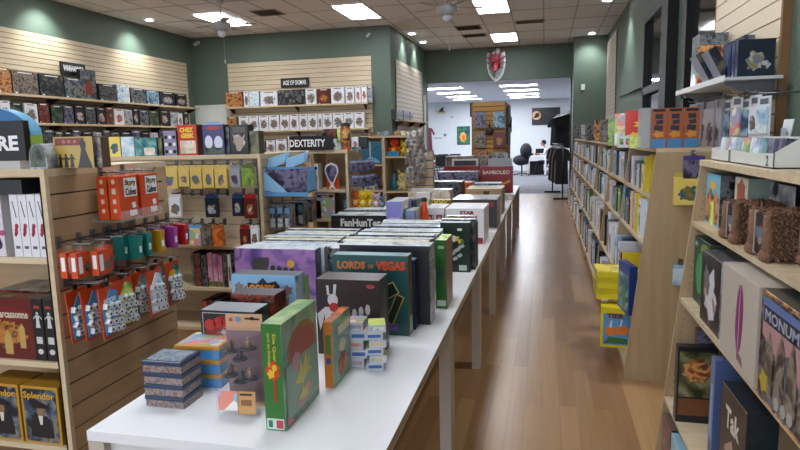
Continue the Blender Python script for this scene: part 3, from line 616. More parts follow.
for k, (c, nm, y) in enumerate(cols_):
    x = .07+.05*(k % 2); hang('dice_box', 'dice box', .032, .105, .05, PX+x, y, 1.205, '%s small hanging dice box, %s from the front of the coloured row' % (nm, ORD[k]), 'coloured dice boxes on the nearest gondola', tube(c))
    if k % 2 == 0: peg(PX, y+.017, 1.226, .15, '%s steel peg holding the coloured dice boxes' % ORD[k//2], 'pegs on the nearest gondola')
# third row: orange cards with clusters of white dice
def dicecard(panel, picm):
    def f(o, w, h, d):
        MB().box(-w/2, w/2, -.002, .002, -h, 0).build('backing_card', cm('cc4a1c'), o)
        c = MB().prism([(-w/2+.012, -h+.014), (w/2-.012, -h+.006), (w/2-.0, -.10), (w/2-.01, -.03), (w*.1, -.015), (-w*.1, -.05), (-w/2+.012, -.09)], -.006, -.002).build('picture_panel', picm, o)
        m = MB()
        for r_ in range(4):
            for q in range(3):
                m.obox((-w*.27+q*w*.28+(r_ % 2)*.008, -.014, -h*.36-r_*h*.155-q*.006), (.024, .02, .024), Matrix.Rotation(.35+.5*q+r_, 3, 'Y'))
        p_ = m
        for r_ in range(4):
            for q in range(3): p_.obox((-w*.27+q*w*.28+(r_ % 2)*.008, -.0247, -h*.36-r_*h*.155-q*.006), (.008, .001, .009), Matrix.Rotation(.9+q, 3, 'Y'), 1)
        m.build('dice', [mat('dice_white', 'dfe3e6', .25), ktxt], o)
        MB().box(-.012, .012, -.003, .003, 0, .02).build('hang_tab', black, o)
    return f
doom = dicecard('b', mat('dice_blue', '4a96c8', .35)); grn = dicecard('g', A['lime']); bat = dicecard('n', A['teal']); whi = dicecard('w', A['sky'])
cards = [(2.075, .06, doom, 'orange card with purple figure and dice, first at the front'), (2.11, .10, doom, 'orange card with dice, second from the front'), (2.14, .16, doom, 'orange card with blue panel and white dice, third from the front'),
         (2.255, .07, grn, 'orange card seen behind the green dice card'), (2.275, .13, grn, 'green panel dice card with round white dice'), (2.38, .05, whi, 'orange card innermost of the middle dice cards'), (2.43, .10, bat, 'dark dice card in the middle group'), (2.47, .15, whi, 'pale blue dice card at the front of the middle group'),
         (2.62, .06, bat, 'orange card inner of the last dice card pair'), (2.66, .12, bat, 'dark blue dice card with black emblem, last in the row')]
for k, (y, x, f, lb) in enumerate(cards):
    o = hang('dice_card', 'dice pack', .115, .22, .02, PX+x, y+.01, 1.03-.0*x, lb+' on the nearest gondola', 'carded dice packs on the nearest gondola', f); o.rotation_euler = (Matrix.Rotation(PI/2, 3, 'Z') @ Matrix.Rotation(-.07, 3, 'Y')).to_euler()
    if lb.startswith('orange card with blue'): text(o, 'DOOM', .0, -.06, .07, .022, wtxt, (.115, .012, .22), lift=.001)
    if 'black emblem' in lb: decal(o, oval(-.01, -.055, .03, .016, 16), cm('c8a020'), (.115, .012, .22), name='emblem', lift=.001)
for k, y in enumerate((2.10, 2.13, 2.28, 2.41, 2.50, 2.65)): peg(PX, y, 1.055, .17, '%s steel peg in the dice card row of the nearest gondola' % ORD[k], 'pegs on the nearest gondola')
# ================================================================== GONDOLA 2 (middle left)
G2Y, G2X, G2T = 4.12, -2.03, 1.53
g2 = gondola('display_gondola', -3.75, G2X, G2Y, 5.0, G2T, 'middle wooden gondola with yellow card packs on its front slats', [], front='slats')
MB().box(-1.695, -.03, .06, .08, .8, G2T-.03).build('back_board', maple, g2)
mb = MB(); z = G2T-.03
while z > .86: mb.box(-1.695, -.03, .045, .06, z-.094, z); z -= .1
mb.build('slat_front', slatm, g2)
for z in (.85, .51, .19): MB().box(-1.695, -.03, -.0, .42, z-.025, z).build('shelf', edgewood, g2)
MB().box(-1.695, -.03, .42, .44, .0, .84).build('back_panel', maple, g2); MB().box(-1.695, -.03, .03, .05, 0, .16).build('plinth', maple, g2)
def cardpack(m, m2=None):
    def f(o, w, h, d):
        MB().box(-w/2, w/2, -d/2, d/2, -h, -.02).build('pack_body', [m], o); MB().box(-w/2, w/2, -.002, .002, -.02, .008).build('header_card', m2 or cm('d2b868'), o)
    return f
yl = cardpack(A['yelcard']); YP = G2Y-.06
def packrow(z, lst, rn):
    for k, (a, b_, h, f, lb) in enumerate(lst):
        x0, x1 = aty(a, 200, YP)[0], aty(b_, 200, YP)[0]
        for q in range(2 if a < 228 and z > 1.3 else 1):
            hang('card_pack', 'card pack', (x1-x0)*.94, h, .028, (x0+x1)/2+.004*q, YP+.005+.032*q, z-.003*q, lb if not q else lb.replace('yellow card pack', 'rear yellow card pack').replace('of the middle gondola', 'of the gondola'), 'card packs on the middle gondola', f, 0)
        peg((x0+x1)/2, G2Y+.045, z+.012, .125, 'steel peg %s from the left in the %s row of the middle gondola' % (ORD[k], rn), 'pegs on the middle gondola', 0)
dkp, blu, redp, wht, gry, olv, brn, orn = [cardpack(A[k], cm(c)) for k, c in (('darkfig', '1c1c20'), ('navyfig', '1f3a64'), ('redfig', '9c2424'), ('white', 'd0d0d4'), ('greyfig', '8c8c90'), ('green', '5c6c30'), ('brown', '6c5440'), ('orange', 'a06030'))]
packrow(1.45, [(163, 180, .165, yl, 'yellow card pack at the top left of the middle gondola'), (180.5, 191.5, .15, yl, 'yellow card pack with brown drawing, second in the top row of the middle gondola'), (192, 204, .165, yl, 'yellow card pack with green bottles on the middle gondola'), (204.5, 216, .16, yl, 'yellow card pack with purple drawing on the middle gondola'), (216.5, 229, .16, yl, 'yellow card pack with a running figure on the middle gondola'),
               (231.5, 242, .155, gry, 'grey blister pack right of the yellow packs on the middle gondola'), (243.5, 255.5, .15, olv, 'olive green pack at the top right of the middle gondola')], 'top')
packrow(1.235, [(169, 181, .16, wht, 'white card pack at the left of the second row of the middle gondola'), (205, 218, .165, blu, 'dark blue pack in the middle of the second row of the middle gondola'), (232, 243, .155, blu, 'blue pack beside the red one on the middle gondola'), (243.8, 256, .17, redp, 'red pack with pale picture on the middle gondola')], 'second')
packrow(1.005, [(166, 175, .12, brn, 'brown pack at the left of the third peg row on the middle gondola'), (176, 186, .12, dkp, 'dark pack in the third row of the middle gondola'), (187, 199, .15, cardpack(A['multilight'], cm('6c9cc8')), 'pale blue and green pack in the third row of the middle gondola'), (199.5, 209.5, .15, brn, 'reddish brown pack in the third row of the middle gondola'), (210.5, 222, .15, orn, 'tan pack in the third row of the middle gondola'),
                (238, 247.5, .15, redp, 'dark red pack in the third row of the middle gondola'), (249, 257, .15, wht, 'white pack at the right end of the third peg row on the middle gondola')], 'third')
for k, px in enumerate((184.5, 194, 220.5)): peg(aty(px, 195, YP)[0], G2Y+.045, 1.24, .1, '%s empty steel peg in the second row of the middle gondola' % ORD[k], 'empty pegs on the middle gondola', 0)
# book row on the middle gondola's shelf
bk = [(190, 193, 'brown'), (193.3, 199.5, 'darkred'), (200, 206, 'dark'), (206.4, 211.3, 'pink'), (211.6, 216.3, 'pink'), (216.6, 221.3, 'pink'), (221.8, 226, 'brown'), (226.4, 230, 'white'), (230.4, 234, 'dark'), (234.4, 239, 'white'), (239.4, 244, 'grey'), (244.4, 249, 'dark'), (249.5, 254, 'brown')]
for k, (a, b_, st) in enumerate(bk):
    x0, x1 = aty(a, 260, G2Y+.02)[0], aty(b_, 260, G2Y+.02)[0]; h = .27-.01*(k % 3)
    o = carton('game_box', x1-x0-.003, .3, h, ((x0+x1)/2, G2Y+.18, .51), 0, A[st], SD.get(st, side_dark), '%s on edge, %s from left on the middle gondola shelf' % (BOXW[st].replace(' with dark figures', ''), ORD[k]), 'game box', 'boxes on edge in the middle gondola')
    if st == 'pink': decal(o, rect(0, .025, x1-x0-.005, .04), cm('6a7c3c'), (x1-x0-.003, .3, h), name='spine_base')
for k, (a, b_, h, st) in enumerate([(200, 206, .2, 'red'), (206.5, 211, .21, 'darkred'), (211.5, 216, .2, 'grey'), (216.5, 221, .21, 'dark'), (221.5, 227, .2, 'redfig'), (228, 234, .2, 'brown')]):
    x0, x1 = aty(a, 300, G2Y+.03)[0], aty(b_, 300, G2Y+.03)[0]; carton('game_box', x1-x0-.003, .25, h, ((x0+x1)/2, G2Y+.17, .19), 0, A[st], SD.get(st, side_dark), '%s, %s from left on the bottom shelf, middle gondola' % (BOXW[st].replace(' with figures', ''), ORD[k]), 'game box', 'boxes on the bottom shelf of the middle gondola')
# things on top of gondola 2
T2 = G2Y+.05
def topbox(a, b_, ytop, y, z, st, side, label, d_=.07, name='game_box', right=None):
    p0, p1 = aty(a, ytop, y), aty(b_, ytop, y); h = p0[2]-z; w = p1[0]-p0[0]
    o = carton(name, w, d_, h, ((p0[0]+p1[0])/2, y+d_/2, z), 0, A[st] if isinstance(st, str) else st, side, label, 'game box', None, right=right); return o, (w, d_, h)
topbox(107.5, 119.5, 137, T2+.02, G2T, 'yelfig', cm('9c9040'), 'yellow and white box at the left end on the middle gondola')
topbox(120.5, 133.5, 137, T2+.02, G2T, 'sky', cm('8c94a0'), 'grey blue box second on top of the middle gondola')
o, dm = topbox(134.5, 156, 138, T2, G2T, 'teal', cm('24484c'), 'wide blue green box on top of the middle gondola'); decal(o, rect(.03, dm[2]*.25, dm[0]*.5, dm[2]*.4), A['cream'], dm)
topbox(157, 161.5, 138, T2+.02, G2T, 'olive', side_dark, 'narrow olive box on top of the middle gondola')
o, dm = topbox(163, 175.5, 131, T2+.03, G2T, cm('8c84a0'), side_dark, 'black and white cow patterned box beside the red and yellow game')
for k in range(9): decal(o, oval(-.035+.035*(k % 3), .03+.055*(k//3), .014, .015, 9, k), cm('e4e2ea') if k % 2 else ktxt, dm, name='cow_patch')
o, dm = topbox(177, 196, 125, T2, G2T, cm('b82818'), cm('3c1410'), 'red game with yellow lettering over a crowd picture on the middle gondola', .09, right=cm('4a1612'))
text(o, 'CHEZ', -.005, dm[2]*.83, dm[0]*.72, .036, cm('e8c024'), dm, bold=.06); text(o, 'GEEK', .003, dm[2]*.64, dm[0]*.72, .036, cm('e8c024'), dm, bold=.06); decal(o, rect(0, dm[2]*.27, dm[0]*.82, dm[2]*.42), A['cream'], dm)
o, dm = topbox(202, 223, 125, T2, G2T, cm('3c3c70'), cm('201c3c'), 'purple blue game with pale round creatures and red title', .09)
decal(o, [oval(-.04, .095, .032, .05), oval(.04, .09, .035, .05)], cm('d2d6e6'), dm, name='creature_print'); decal(o, [oval(0, .2, .06, .014)], cm('a8342c'), dm, name='title_stroke'); decal(o, rect(0, .235, .12, .02), cm('7ca0d0'), dm, name='title_stroke'); decal(o, rect(0, .03, .15, .045), A['darkgreen'], dm, name='ground_print')
topbox(224, 228.5, 127, T2+.03, G2T, 'navy', side_dark, 'narrow black box behind the purple creature game', .12)
o, dm = topbox(229.5, 247, 125, T2, G2T, 'darkfig', cm('191c18'), 'black game with a pale horned beast on the middle gondola', .1); decal(o, rect(0, dm[2]*.83, dm[0]*.7, .04), cm('4c483a'), dm, name='title_panel')
decal(o, [[(-.05, .15), (-.02, .12), (.0, .15), (.02, .12), (.05, .15), (.035, .09), (.02, .04), (0, .02), (-.02, .04), (-.035, .09)]], cm('a89884'), dm, lift=.0014)
topbox(248.5, 258, 131, T2+.02, G2T, 'olive', cm('3a3a2c'), 'olive grey box right of the horned beast game', .09)
# hanging on the right side of gondola 2: blue counter display and boxed figures
o = tag(empty('counter_display', (G2X, 4.2, 1.32)), 'blue cardboard counter display full of blister packs on the middle gondola side', 'display')
blue_c = mat('display_blue', '5c94c4', .35)
MB().box(.0, .34, -.02, .16, -.08, -.07).box(.0, .01, -.02, .16, -.08, .10).box(.33, .34, -.02, .16, -.08, .08).box(.01, .33, .15, .16, -.08, .1).build('tray', blue_c, o)
MB().prism([(.0, -.075), (.33, -.085), (.345, .1), (.0, .09)], -.026, -.02).build('front_panel', A['purple'], o)
MB().prism([(-.01, .09), (.12, -.02), (.2, -.095), (.0, -.06)], -.032, -.027).build('side_flap', mat('flap_blue', '88b8dc', .35), o)
MB().box(.0, .345, -.034, -.03, -.105, -.075).build('front_lip', blue_c, o)
for k in range(4):
    q = MB().prism([(0, 0), (.15, .06), (.17, .13), (.02, .09)], 0, .005).build('header_flap', mat('flap_blue', '88b8dc', .35), o); q.location = (-.005+(k % 2)*.15, .03+(k//2)*.05, .085)
for k in range(6):
    hang('blister_pack', 'blister pack', .05, .15, .02, G2X+.045+.047*k, 4.23, 1.42, 'dark figure blister pack, %s from the left in the blue display' % ORD[k], 'blister packs in the blue display', cardpack(A['greyfig'], blue_c), 0)
for k, (x, y) in enumerate(((.05, 4.22), (.11, 4.22), (.17, 4.22), (.13, 4.42), (.19, 4.42), (.12, 4.62), (.18, 4.62))):
    hang('figure_box', 'figure box', .052, .185, .09, G2X+x, y, 1.15-.0*k, 'black boxed figure with blue end, %s from the front on the middle gondola side' % ORD[k], 'boxed figures on the middle gondola side', lambda o, w, h, d: (MB().box(-w/2, w/2, -d/2, d/2, -h, 0, fm=(0, 0, 1, 1, 2, 1)).build('box_body', [A['dark'], A['brown'], cm('6c8ca4')], o), MB().box(-w/2+.008, w/2-.008, -d/2-.002, -d/2, -h*.9, -h*.55).build('window', A['grey'], o), MB().box(-w/2+.008, w/2-.008, -d/2-.002, -d/2, -h*.35, -h*.12).build('logo_panel', cm('5c88b0'), o)), 0)
for k, y in enumerate((4.22, 4.42, 4.62)): peg(G2X, y+.05, 1.155, .2, '%s peg for boxed figures on the middle gondola side' % ORD[k], 'pegs on the middle gondola side')
# ================================================================== GONDOLA 3
G3Y, G3X, G3T = 4.92, -1.66, 1.535
g3 = gondola('display_gondola', -2.0, G3X, G3Y+.12, 5.36, G3T, 'third wooden gondola with a racket shaped toy on its shelf', [1.19, .93, .5], .35)
sign('shelf_sign', 'DEXTERITY', .40, .125, (-1.985, G3Y+.13, G3T), 0, 'black sign with tall white capitals on top of the third gondola', .33, .062, -.03)
topbox(316.5, 322.5, 133, G3Y+.16, G3T, 'darkgreen', side_dark, 'small dark green box right of the black capitals sign', .06)
topbox(323, 336.5, 139, G3Y+.14, G3T, 'white', side_white, 'white box with black drawing on the third gondola', .07)
topbox(323.5, 336, 129, G3Y+.24, G3T, 'darkred', side_dark, 'dark red box behind the white one on the third gondola', .05)
topbox(337, 340, 128, G3Y+.2, G3T, 'lime', cm('5c9c3c'), 'narrow lime box beside the tall orange tin on the third gondola', .05)
topbox(336.6, 341, 143, G3Y+.13, G3T, 'grey', cm('8c9098'), 'tiny grey box in front of the lime one', .04)
o = tag(empty('tall_tin', (aty(345.5, 130, G3Y+.2)[0], G3Y+.2, G3T)), 'tall orange and dark brown figure tin on the third gondola', 'tin')
MB().lathe([(0, 0), (.042, 0), (.042, .2), (0, .2)], seg=16).build('tin_body', A['battle'], o); MB().lathe([(.043, 0), (.044, .02), (0, .02)], seg=16).build('tin_base', cm('c85020'), o); MB().lathe([(.044, .2), (.044, .225), (0, .235)], seg=16).build('tin_lid', cm('2c2422'), o)
topbox(351.5, 358, 137, G3Y+.2, G3T, 'whitered', side_white, 'white card box with pink writing on the third gondola', .06)
topbox(359, 366.5, 137, G3Y+.22, G3T, cm('121214'), side_dark, 'plain black box on the third gondola', .06)
topbox(351.5, 361, 147, G3Y+.15, G3T, 'blue', side_navy, 'small dark blue box low on the third gondola', .04)
x = aty(315.5, 176, G3Y+.16)[0]
o = carton('figure_box', .075, .1, .225, (x, G3Y+.18, 1.19), 0, A['whitered'], cm('c8c4c0'), 'tall white box with black and red figures beside the racket toy', 'game box'); decal(o, [oval(-.015, .19, .012, .014), oval(.018, .188, .012, .014)], ktxt, (.075, .1, .225), name='eye_print')
carton('figure_box', .05, .1, .18, (x-.07, G3Y+.2, 1.19), 0, A['dark'], side_dark, 'dark box left of the tall white figure box', 'game box')
o = tag(empty('racket_toy', (aty(330, 176, G3Y+.12)[0], G3Y+.16, 1.19)), 'racket shaped white and red toy pack standing in the third gondola', 'toy')
ring = oval(0, .16, .062, .062, 20); body = [(-.012, .04), (.012, .04), (.06, .14), (.064, .17), (.05, .21), (.0, .235), (-.05, .21), (-.064, .17), (-.06, .14)]
MB().prism(body, .0, .02).build('racket_rim', cm('d8d4dc'), o); MB().prism([(a*.8, (c-.15)*.8+.15) for a, c in body], -.003, -.0).build('racket_face', A['purple'], o)
MB().prism([(-.012, .04), (.012, .04), (.03, .0), (.018, .0), (0, .025), (-.018, .0), (-.03, .0)], 0, .02).build('racket_tail', cm('e0dcd8'), o); MB().box(-.06, .06, .03, .05, .0, .1).build('card_back', cm('c04a24'), o)
o = carton('game_box', .17, .09, .28, (-1.80, G3Y+.18, .93), 0, A['multilight'], side_dark, 'colourful cartoon crowd box in the third gondola', 'game box', top=A['dark']); o.location.x = aty(326, 220, G3Y+.13)[0]; decal(o, rect(0, .25, .15, .03), A['darkfig'], (.17, .09, .28), name='title_panel'); o.scale = (1, 1, .8)
carton('game_box', .05, .09, .16, (-1.952, G3Y+.18, .93), 0, cm('b8301c'), cm('8c2014'), 'plain red box left of the cartoon crowd box', 'game box')
# side of gondola 3: clear packs of small parts
for k in range(12):
    r_, q = divmod(k, 6); hang('parts_pack', 'blister pack', .07, .10, .022, G3X+.045+.04*(q % 3)+.008*r_, 5.07+.05*q, 1.44-.13*r_, 'clear pack of grey pieces, %s of the bunch on the third gondola side' % ORD[k], 'clear packs on the third gondola side',
         lambda o, w, h, d: (MB().box(-w/2, w/2, -.002, .002, -h, .0).build('backing_card', cm('5c6484'), o), MB().obox((0, -.014, -h*.55), (.05, .022, .06), Matrix.Rotation(.1, 3, 'Y')).obox((.012, -.028, -h*.45), (.02, .012, .03), Matrix.Rotation(.6, 3, 'Y')).obox((-.012, -.028, -h*.62), (.018, .012, .026), Matrix.Rotation(-.5, 3, 'Y')).build('blister', A['purple'], o), MB().box(-w*.4, w*.4, -.004, -.002, -h*.2, -h*.05).build('header_print', cm('a8b0c8'), o)), .5+.2*(k % 3))
# ================================================================== plush toys (plain generic ones)
def plush(x, y, z, s, body, face, label, ears='pointed', extra=None, rz=0, group='plush toys'):
    o = tag(empty('plush_toy', (x, y, z), rz), label, 'plush toy', group); bm_ = mat('plush_'+body, body, .9, bump=90); fm2 = mat('plush_'+face, face, .9)
    b_ = MB().ball((0, 0, s*.32), s*.3, 14, 0, (.95, .8, 1.08)).ball((0, -.02*s, s*.78), s*.27, 14, 0, (1.1, .95, .95))
    for q in (-1, 1):
        b_.ball((q*s*.3, -s*.08, s*.42), s*.1, 10, 0, (.8, .8, 1.5)); b_.ball((q*s*.17, -s*.2, s*.09), s*.12, 10, 0, (.9, 1.4, .75))
        if ears == 'pointed': b_.tube((q*s*.17, 0, s*.95), (q*s*.34, 0, s*1.3), s*.08, s*.01)
        elif ears == 'round': b_.ball((q*s*.22, 0, s*1.02), s*.1)
    b_.build('body', bm_, o)
    MB().ball((0, -s*.2, s*.31), s*.17, 12, 0, (1, .6, 1.1)).build('belly', fm2, o)
    for q in (-1, 1): MB().ball((q*s*.1, -s*.265, s*.83), s*.035, 8).build('eye', black, o)
    MB().ball((0, -s*.28, s*.74), s*.045, 8, 0, (1.2, .6, .7)).build('nose', mat('plush_nose', '3a2620', .6), o)
    if extra == 'cap': MB().lathe([(s*.29, 0), (s*.27, s*.12), (s*.14, s*.22), (0, s*.24)], (0, 0, s*.92), 14).build('cap', mat('cap_red', 'c02818', .8), o); MB().ball((0, -s*.2, s*1.02), s*.1, 8, 0, (1.3, .5, .6)).build('cap_badge', wtxt, o)
    if extra == 'mane': MB().lathe([(s*.3, -s*.1), (s*.4, 0), (s*.3, s*.12)], (0, s*.05, s*.8), 12).build('mane', mat('mane_orange', 'd85a1c', .9), o)
    return o
for k, (px, y_, s, c, f_, lb) in enumerate([(348.5, 5.0, .12, '3c8cc8', 'b8d8ec', 'small blue plush toy beside the third gondola'), (356.5, 5.02, .14, 'd8702c', 'e8b060', 'orange plush toy second in the low row'), (363.5, 4.99, .14, 'd8b424', 'ecd874', 'yellow plush toy with an orange neighbour in the low row'), (370, 5.03, .145, 'e0c428', 'f0e08c', 'bright yellow plush toy in the middle of the low row'), (376.5, 5.0, .12, 'c0a4a8', 'd8ccd0', 'pinkish grey plush toy at the right of the low row'), (382, 5.03, .1, '54789c', 'a8bccc', 'small grey blue plush toy at the right end of the low row')]):
    plush(aty(px, 205, y_+.12)[0], y_+.12, 1.021, s, c, f_, lb, ['round', 'pointed'][k % 2])
# low table-high display tray they stand on
o = tag(empty('side_shelf', (G3X+.002, 5.16, 1.02)), 'small wood shelf carrying the row of plush toys beside the third gondola', 'shelf')
MB().box(0, .50, -.13, .17, -.02, 0).build('shelf_board', edgewood, o)
for q in (-.1, .14): MB().prism([(0, -.02), (0, -.14), (.02, -.14), (.4, -.035), (.4, -.02)], q-.005, q+.005).build('bracket', blackm, o)
# ================================================================== GONDOLA 4: plush bay
G4Y = 7.0
def Zs(z): return 1.62-(1.62-z)*1.148
def X4(px): return aty(px, 160, G4Y)[0]
x0, x1, xm = X4(361), X4(410), X4(383.5)
o = tag(empty('display_gondola', (0, 0, 0)), 'open wooden shelf bay filled with plush toys left of the opening', 'display stand', 'wooden display gondolas')
for xx in (x0-.5, xm-.0, x1): MB().box(xx-.018, xx+.018, G4Y, G4Y+.4, 0, Zs(1.63)).build('upright', edgewood, o)
MB().box(x0-.48, x1+.018, G4Y+.4, G4Y+.42, 0, Zs(1.63)).build('back_panel', maple, o)
for z in map(Zs, (.3, .72, 1.09, 1.36)): MB().box(x0-.48, xm-.018, G4Y+.01, G4Y+.4, z-.022, z).build('shelf', edgewood, o)
for z in map(Zs, (.3, .72, 1.08, 1.44)): MB().box(xm+.018, x1-.018, G4Y+.01, G4Y+.4, z-.022, z).build('shelf', edgewood, o)
MB().box(x0-.52, x1+.02, G4Y, G4Y+.42, Zs(1.63), Zs(1.65)).build('top_board', edgewood, o)
o, dm = topbox(362, 381, 142, G4Y-.07, Zs(1.095), cm('2c7c9c'), cm('1c4c60'), 'tall teal blue poster box with a beam of light in the plush bay', .06) if False else topbox(361.5, 381.5, 142, G4Y+.03, Zs(1.365), cm('256f8e'), cm('1c4c60'), 'teal blue poster box with a beam of light in the plush bay', .06)
decal(o, [rect(-.02, dm[2]*.55, .012, dm[2]*.85)], cm('d8f0f4'), dm, name='light_beam'); decal(o, [[(-dm[0]*.45, .01), (dm[0]*.45, .01), (dm[0]*.2, .06), (-.02, .09), (-dm[0]*.3, .05)]], cm('8cc4d8'), dm, name='mist_print'); decal(o, [rect(.05, dm[2]*.7, .09, .01, .7)], cm('143c50'), dm, name='dark_stroke')
ptop = [(361, 366, 'navy', 134), (366.3, 371, 'battle', 133), (371.4, 377, 'orange', 135), (377.5, 383, 'grey', 132), (383.5, 389, 'blue', 131), (389.5, 394, 'dark', 132), (394.5, 400, 'battle', 131), (400.5, 405, 'cream', 131)]
for k, (a, b_, st, yt) in enumerate(ptop): topbox(a, b_, yt, G4Y+.06, Zs(1.652), st, SD.get(st, side_dark), '%s, %s from the left on top of the plush bay' % (BOXW[st], ORD[k]), .08)
plush(X4(392), G4Y+.14, Zs(1.442), .2, 'd84c1c', 'e8c030', 'orange plush toy with red cap on the upper shelf of the plush bay', 'pointed', 'cap'); plush(X4(402), G4Y+.15, Zs(1.442), .17, 'e2c020', 'f0dc6c', 'big yellow plush toy right of the capped one in the plush bay', 'round')
tag(MB().box(X4(386.5), X4(399), G4Y+.012, G4Y+.02, Zs(1.442), Zs(1.49)).build('shelf_card', mat('card_azure', '2c84b4', .4)), 'blue card strip in front of the capped plush toy', 'card')
o = tag(empty('bottle_toy', (X4(391), G4Y+.15, Zs(1.082))), 'tilted teal bottle shaped toy in the middle of the plush bay', 'toy'); MB().lathe([(0, 0), (.05, 0), (.055, .08), (.03, .15), (.015, .18), (.018, .21), (0, .21)], seg=14).build('body', mat('toy_teal', '1f6c84', .4), o); MB().lathe([(.02, .2), (.02, .235), (0, .235)], seg=10).build('cap', black, o)
plush(X4(400), G4Y+.14, Zs(1.082), .2, 'd8c880', 'e8dcb0', 'pale yellow plush toy beside the teal bottle toy', 'pointed'); plush(X4(394), G4Y+.12, Zs(.722), .23, 'a85420', 'e8d048', 'brown plush toy in a yellow shirt on the lower shelf of the plush bay', 'pointed')
plush(X4(404), G4Y+.2, Zs(.722), .17, '38342f', '6c6458', 'dark plush toy next to the brown one in the plush bay', 'round'); plush(X4(372), G4Y+.15, Zs(1.092), .15, '4c5c84', '9ca8bc', 'grey blue plush toy under the teal poster box', 'round')
for k in range(3): topbox(362+k*6.5, 368+k*6.5, 186, G4Y+.08, Zs(.722), ['blue', 'grey', 'purple'][k], side_dark, '%s box on the lower left shelf of the plush bay' % ['blue', 'grey', 'purple'][k], .1)
# hanging mixed grey packs right of the bay
o = tag(empty('pegboard_end', (X4(411), G4Y+.05, 0)), 'narrow slatted end board with hanging grey plush and packs', 'display stand')
slats(MB(), .22, .1, 1.45, .1, .02).build('slat_board', [slatm, groove], o, (.12, .12, 0)); MB().box(.0, .24, .121, .15, 0, 1.47).build('board_frame', maple_v, o)
for k in range(16):
    r_, q = divmod(k, 3); px = 408+5.6*q+(r_ % 2)*2.5; yy = 142+r_*9
    p = aty(px, yy, G4Y-.05+.03*(k % 2)); s = .045+.008*(k % 3); c = ('a9a4a0', 'c6bfb8', '8c7f78', 'b0a08c')[k % 4]
    o = tag(empty('bagged_toy', (p[0], G4Y-.02+.03*(k % 2), p[2]), .3*(k % 3)), 'pale bagged soft toy, %s down the bunch right of the plush bay' % ORD[k], 'bagged toy', 'bagged toys right of the plush bay')
    MB().ball((0, 0, 0), s, 10, 0, (.9, .7, 1.1)).ball((0, -.01, s*1.15), s*.62, 10, 0).ball((s*.45, 0, s*1.7), s*.3, 8).ball((-s*.45, 0, s*1.7), s*.3, 8).ball((s*.6, -.02, -s*.8), s*.4, 8, 0, (.8, 1, 1.3)).ball((-s*.6, -.02, -s*.8), s*.4, 8, 0, (.8, 1, 1.3)).build('toy', mat('bag_'+c, c, .7, bump=60), o); MB().box(-.02, .02, -.002, .002, s*2, s*2+.03).build('header_card', wtxt, o); MB().box(-s*.4, s*.4, -s*1.0, -s*.95, -s*.3, s*.3).build('tag', cm('6c6c74'), o)
# ================================================================== TABLE ROW
TT = .75
def table(x0, x1, y0, y1, label):
    o = tag(empty('display_table', ((x0+x1)/2, (y0+y1)/2, 0)), label, 'table', 'white display tables in the long row'); w, d = (x1-x0)/2, (y1-y0)/2
    MB().box(-w, w, -d, d, TT-.032, TT, fm=(0, 0, 0, 1, 0, 0)).build('table_top', [white, tan], o)
    MB().box(-w+.04, w-.04, -d+.03, -d+.045, TT-.10, TT-.034).box(-w+.04, w-.04, d-.045, d-.03, TT-.10, TT-.034).box(-w+.03, -w+.045, -d+.045, d-.045, TT-.10, TT-.034).box(w-.045, w-.03, -d+.045, d-.045, TT-.10, TT-.034).build('apron', white, o)
    for a in (-1, 1):
        for b_ in (-1, 1): q = MB().box(-.028, .028, -.028, .028, 0, TT-.034).build('leg', mat('leg_taupe', 'b9aea2', .45) , o); q.location = (a*(w-.029), b_*(d-.029), 0)
TY = [1.49, 2.815, 4.16, 5.51, 6.86, 8.21, 9.56, 10.9]
for k in range(7): table(-1.66 if k in (1, 2, 5, 6) else -1.367, -.427, TY[k]+.003, TY[k+1]-.003, '%s white laminate display table in the long row, counted from the camera' % ORD[k])
def tb(x0, x1, y0, y1, zt, st, side, label, group=None, name='game_box', top=None, right=None, z=TT, bevel=.0015):
    w, d_, h = x1-x0, y1-y0, zt-z; m = A[st] if isinstance(st, str) else st
    o = carton(name, w, d_, h, ((x0+x1)/2, (y0+y1)/2, z), 0, m, side, label, 'game box', group, top=top, right=right, bevel=bevel); return o, (w, d_, h)
# tins of tokens
def tin(x, y, z, w, d_, h, base, lid, label, group, rz=0, top='multilight', s=0):
    o = tag(empty('token_tin', (x, y, z), rz), label, 'tin', group)
    MB().box(-w/2, w/2, -d_/2, d_/2, 0, h-.014).build('tin_base', base, o); l = MB().box(-w/2-.003, w/2+.003, -d_/2-.003, d_/2+.003, h-.016, h).build('tin_lid', lid, o)
    b = l.modifiers.new('soft', 'BEVEL'); b.width = .003; b.segments = 2
    MB().box(-w/2+.008, w/2-.008, -d_/2+.008, d_/2-.008, h, h+.0012).build('lid_picture', A[top], o)
art('tin_print', ['5c4a44', '7c6054', '9c8c84', '5c5468', '746468'], 70); A['tinp'] = MC['tin_print']
navyl = mat('tin_navy', '1f3350', .3)
art('skypic', ['54789c', '7c98ac', 'a8b0ac', '4c6c94', '9c8c7c'], 45); A['skypic'] = MC['skypic']
for k in range(4): tin(-1.222-.002*(k % 2), 1.742, TT+.0405*k, .142, .115, .0395, A['tinp'], navyl, '%s from the bottom of the four navy lidded tins at the table corner' % ORD[k], 'navy lidded tins', .04*(1 if k % 2 else -1)*.3, 'skypic')
for k in range(3): tin(-1.205, 1.935, TT+.052*k, .17, .15, .051, mat('tin_blue', '4a8cc8', .3) if k < 3 else 0, mat('tin_ochre', 'c08a2c', .35), '%s from the bottom of the blue tins with ochre lids behind' % ORD[k], 'blue tins with ochre lids', .05, 'multilight')
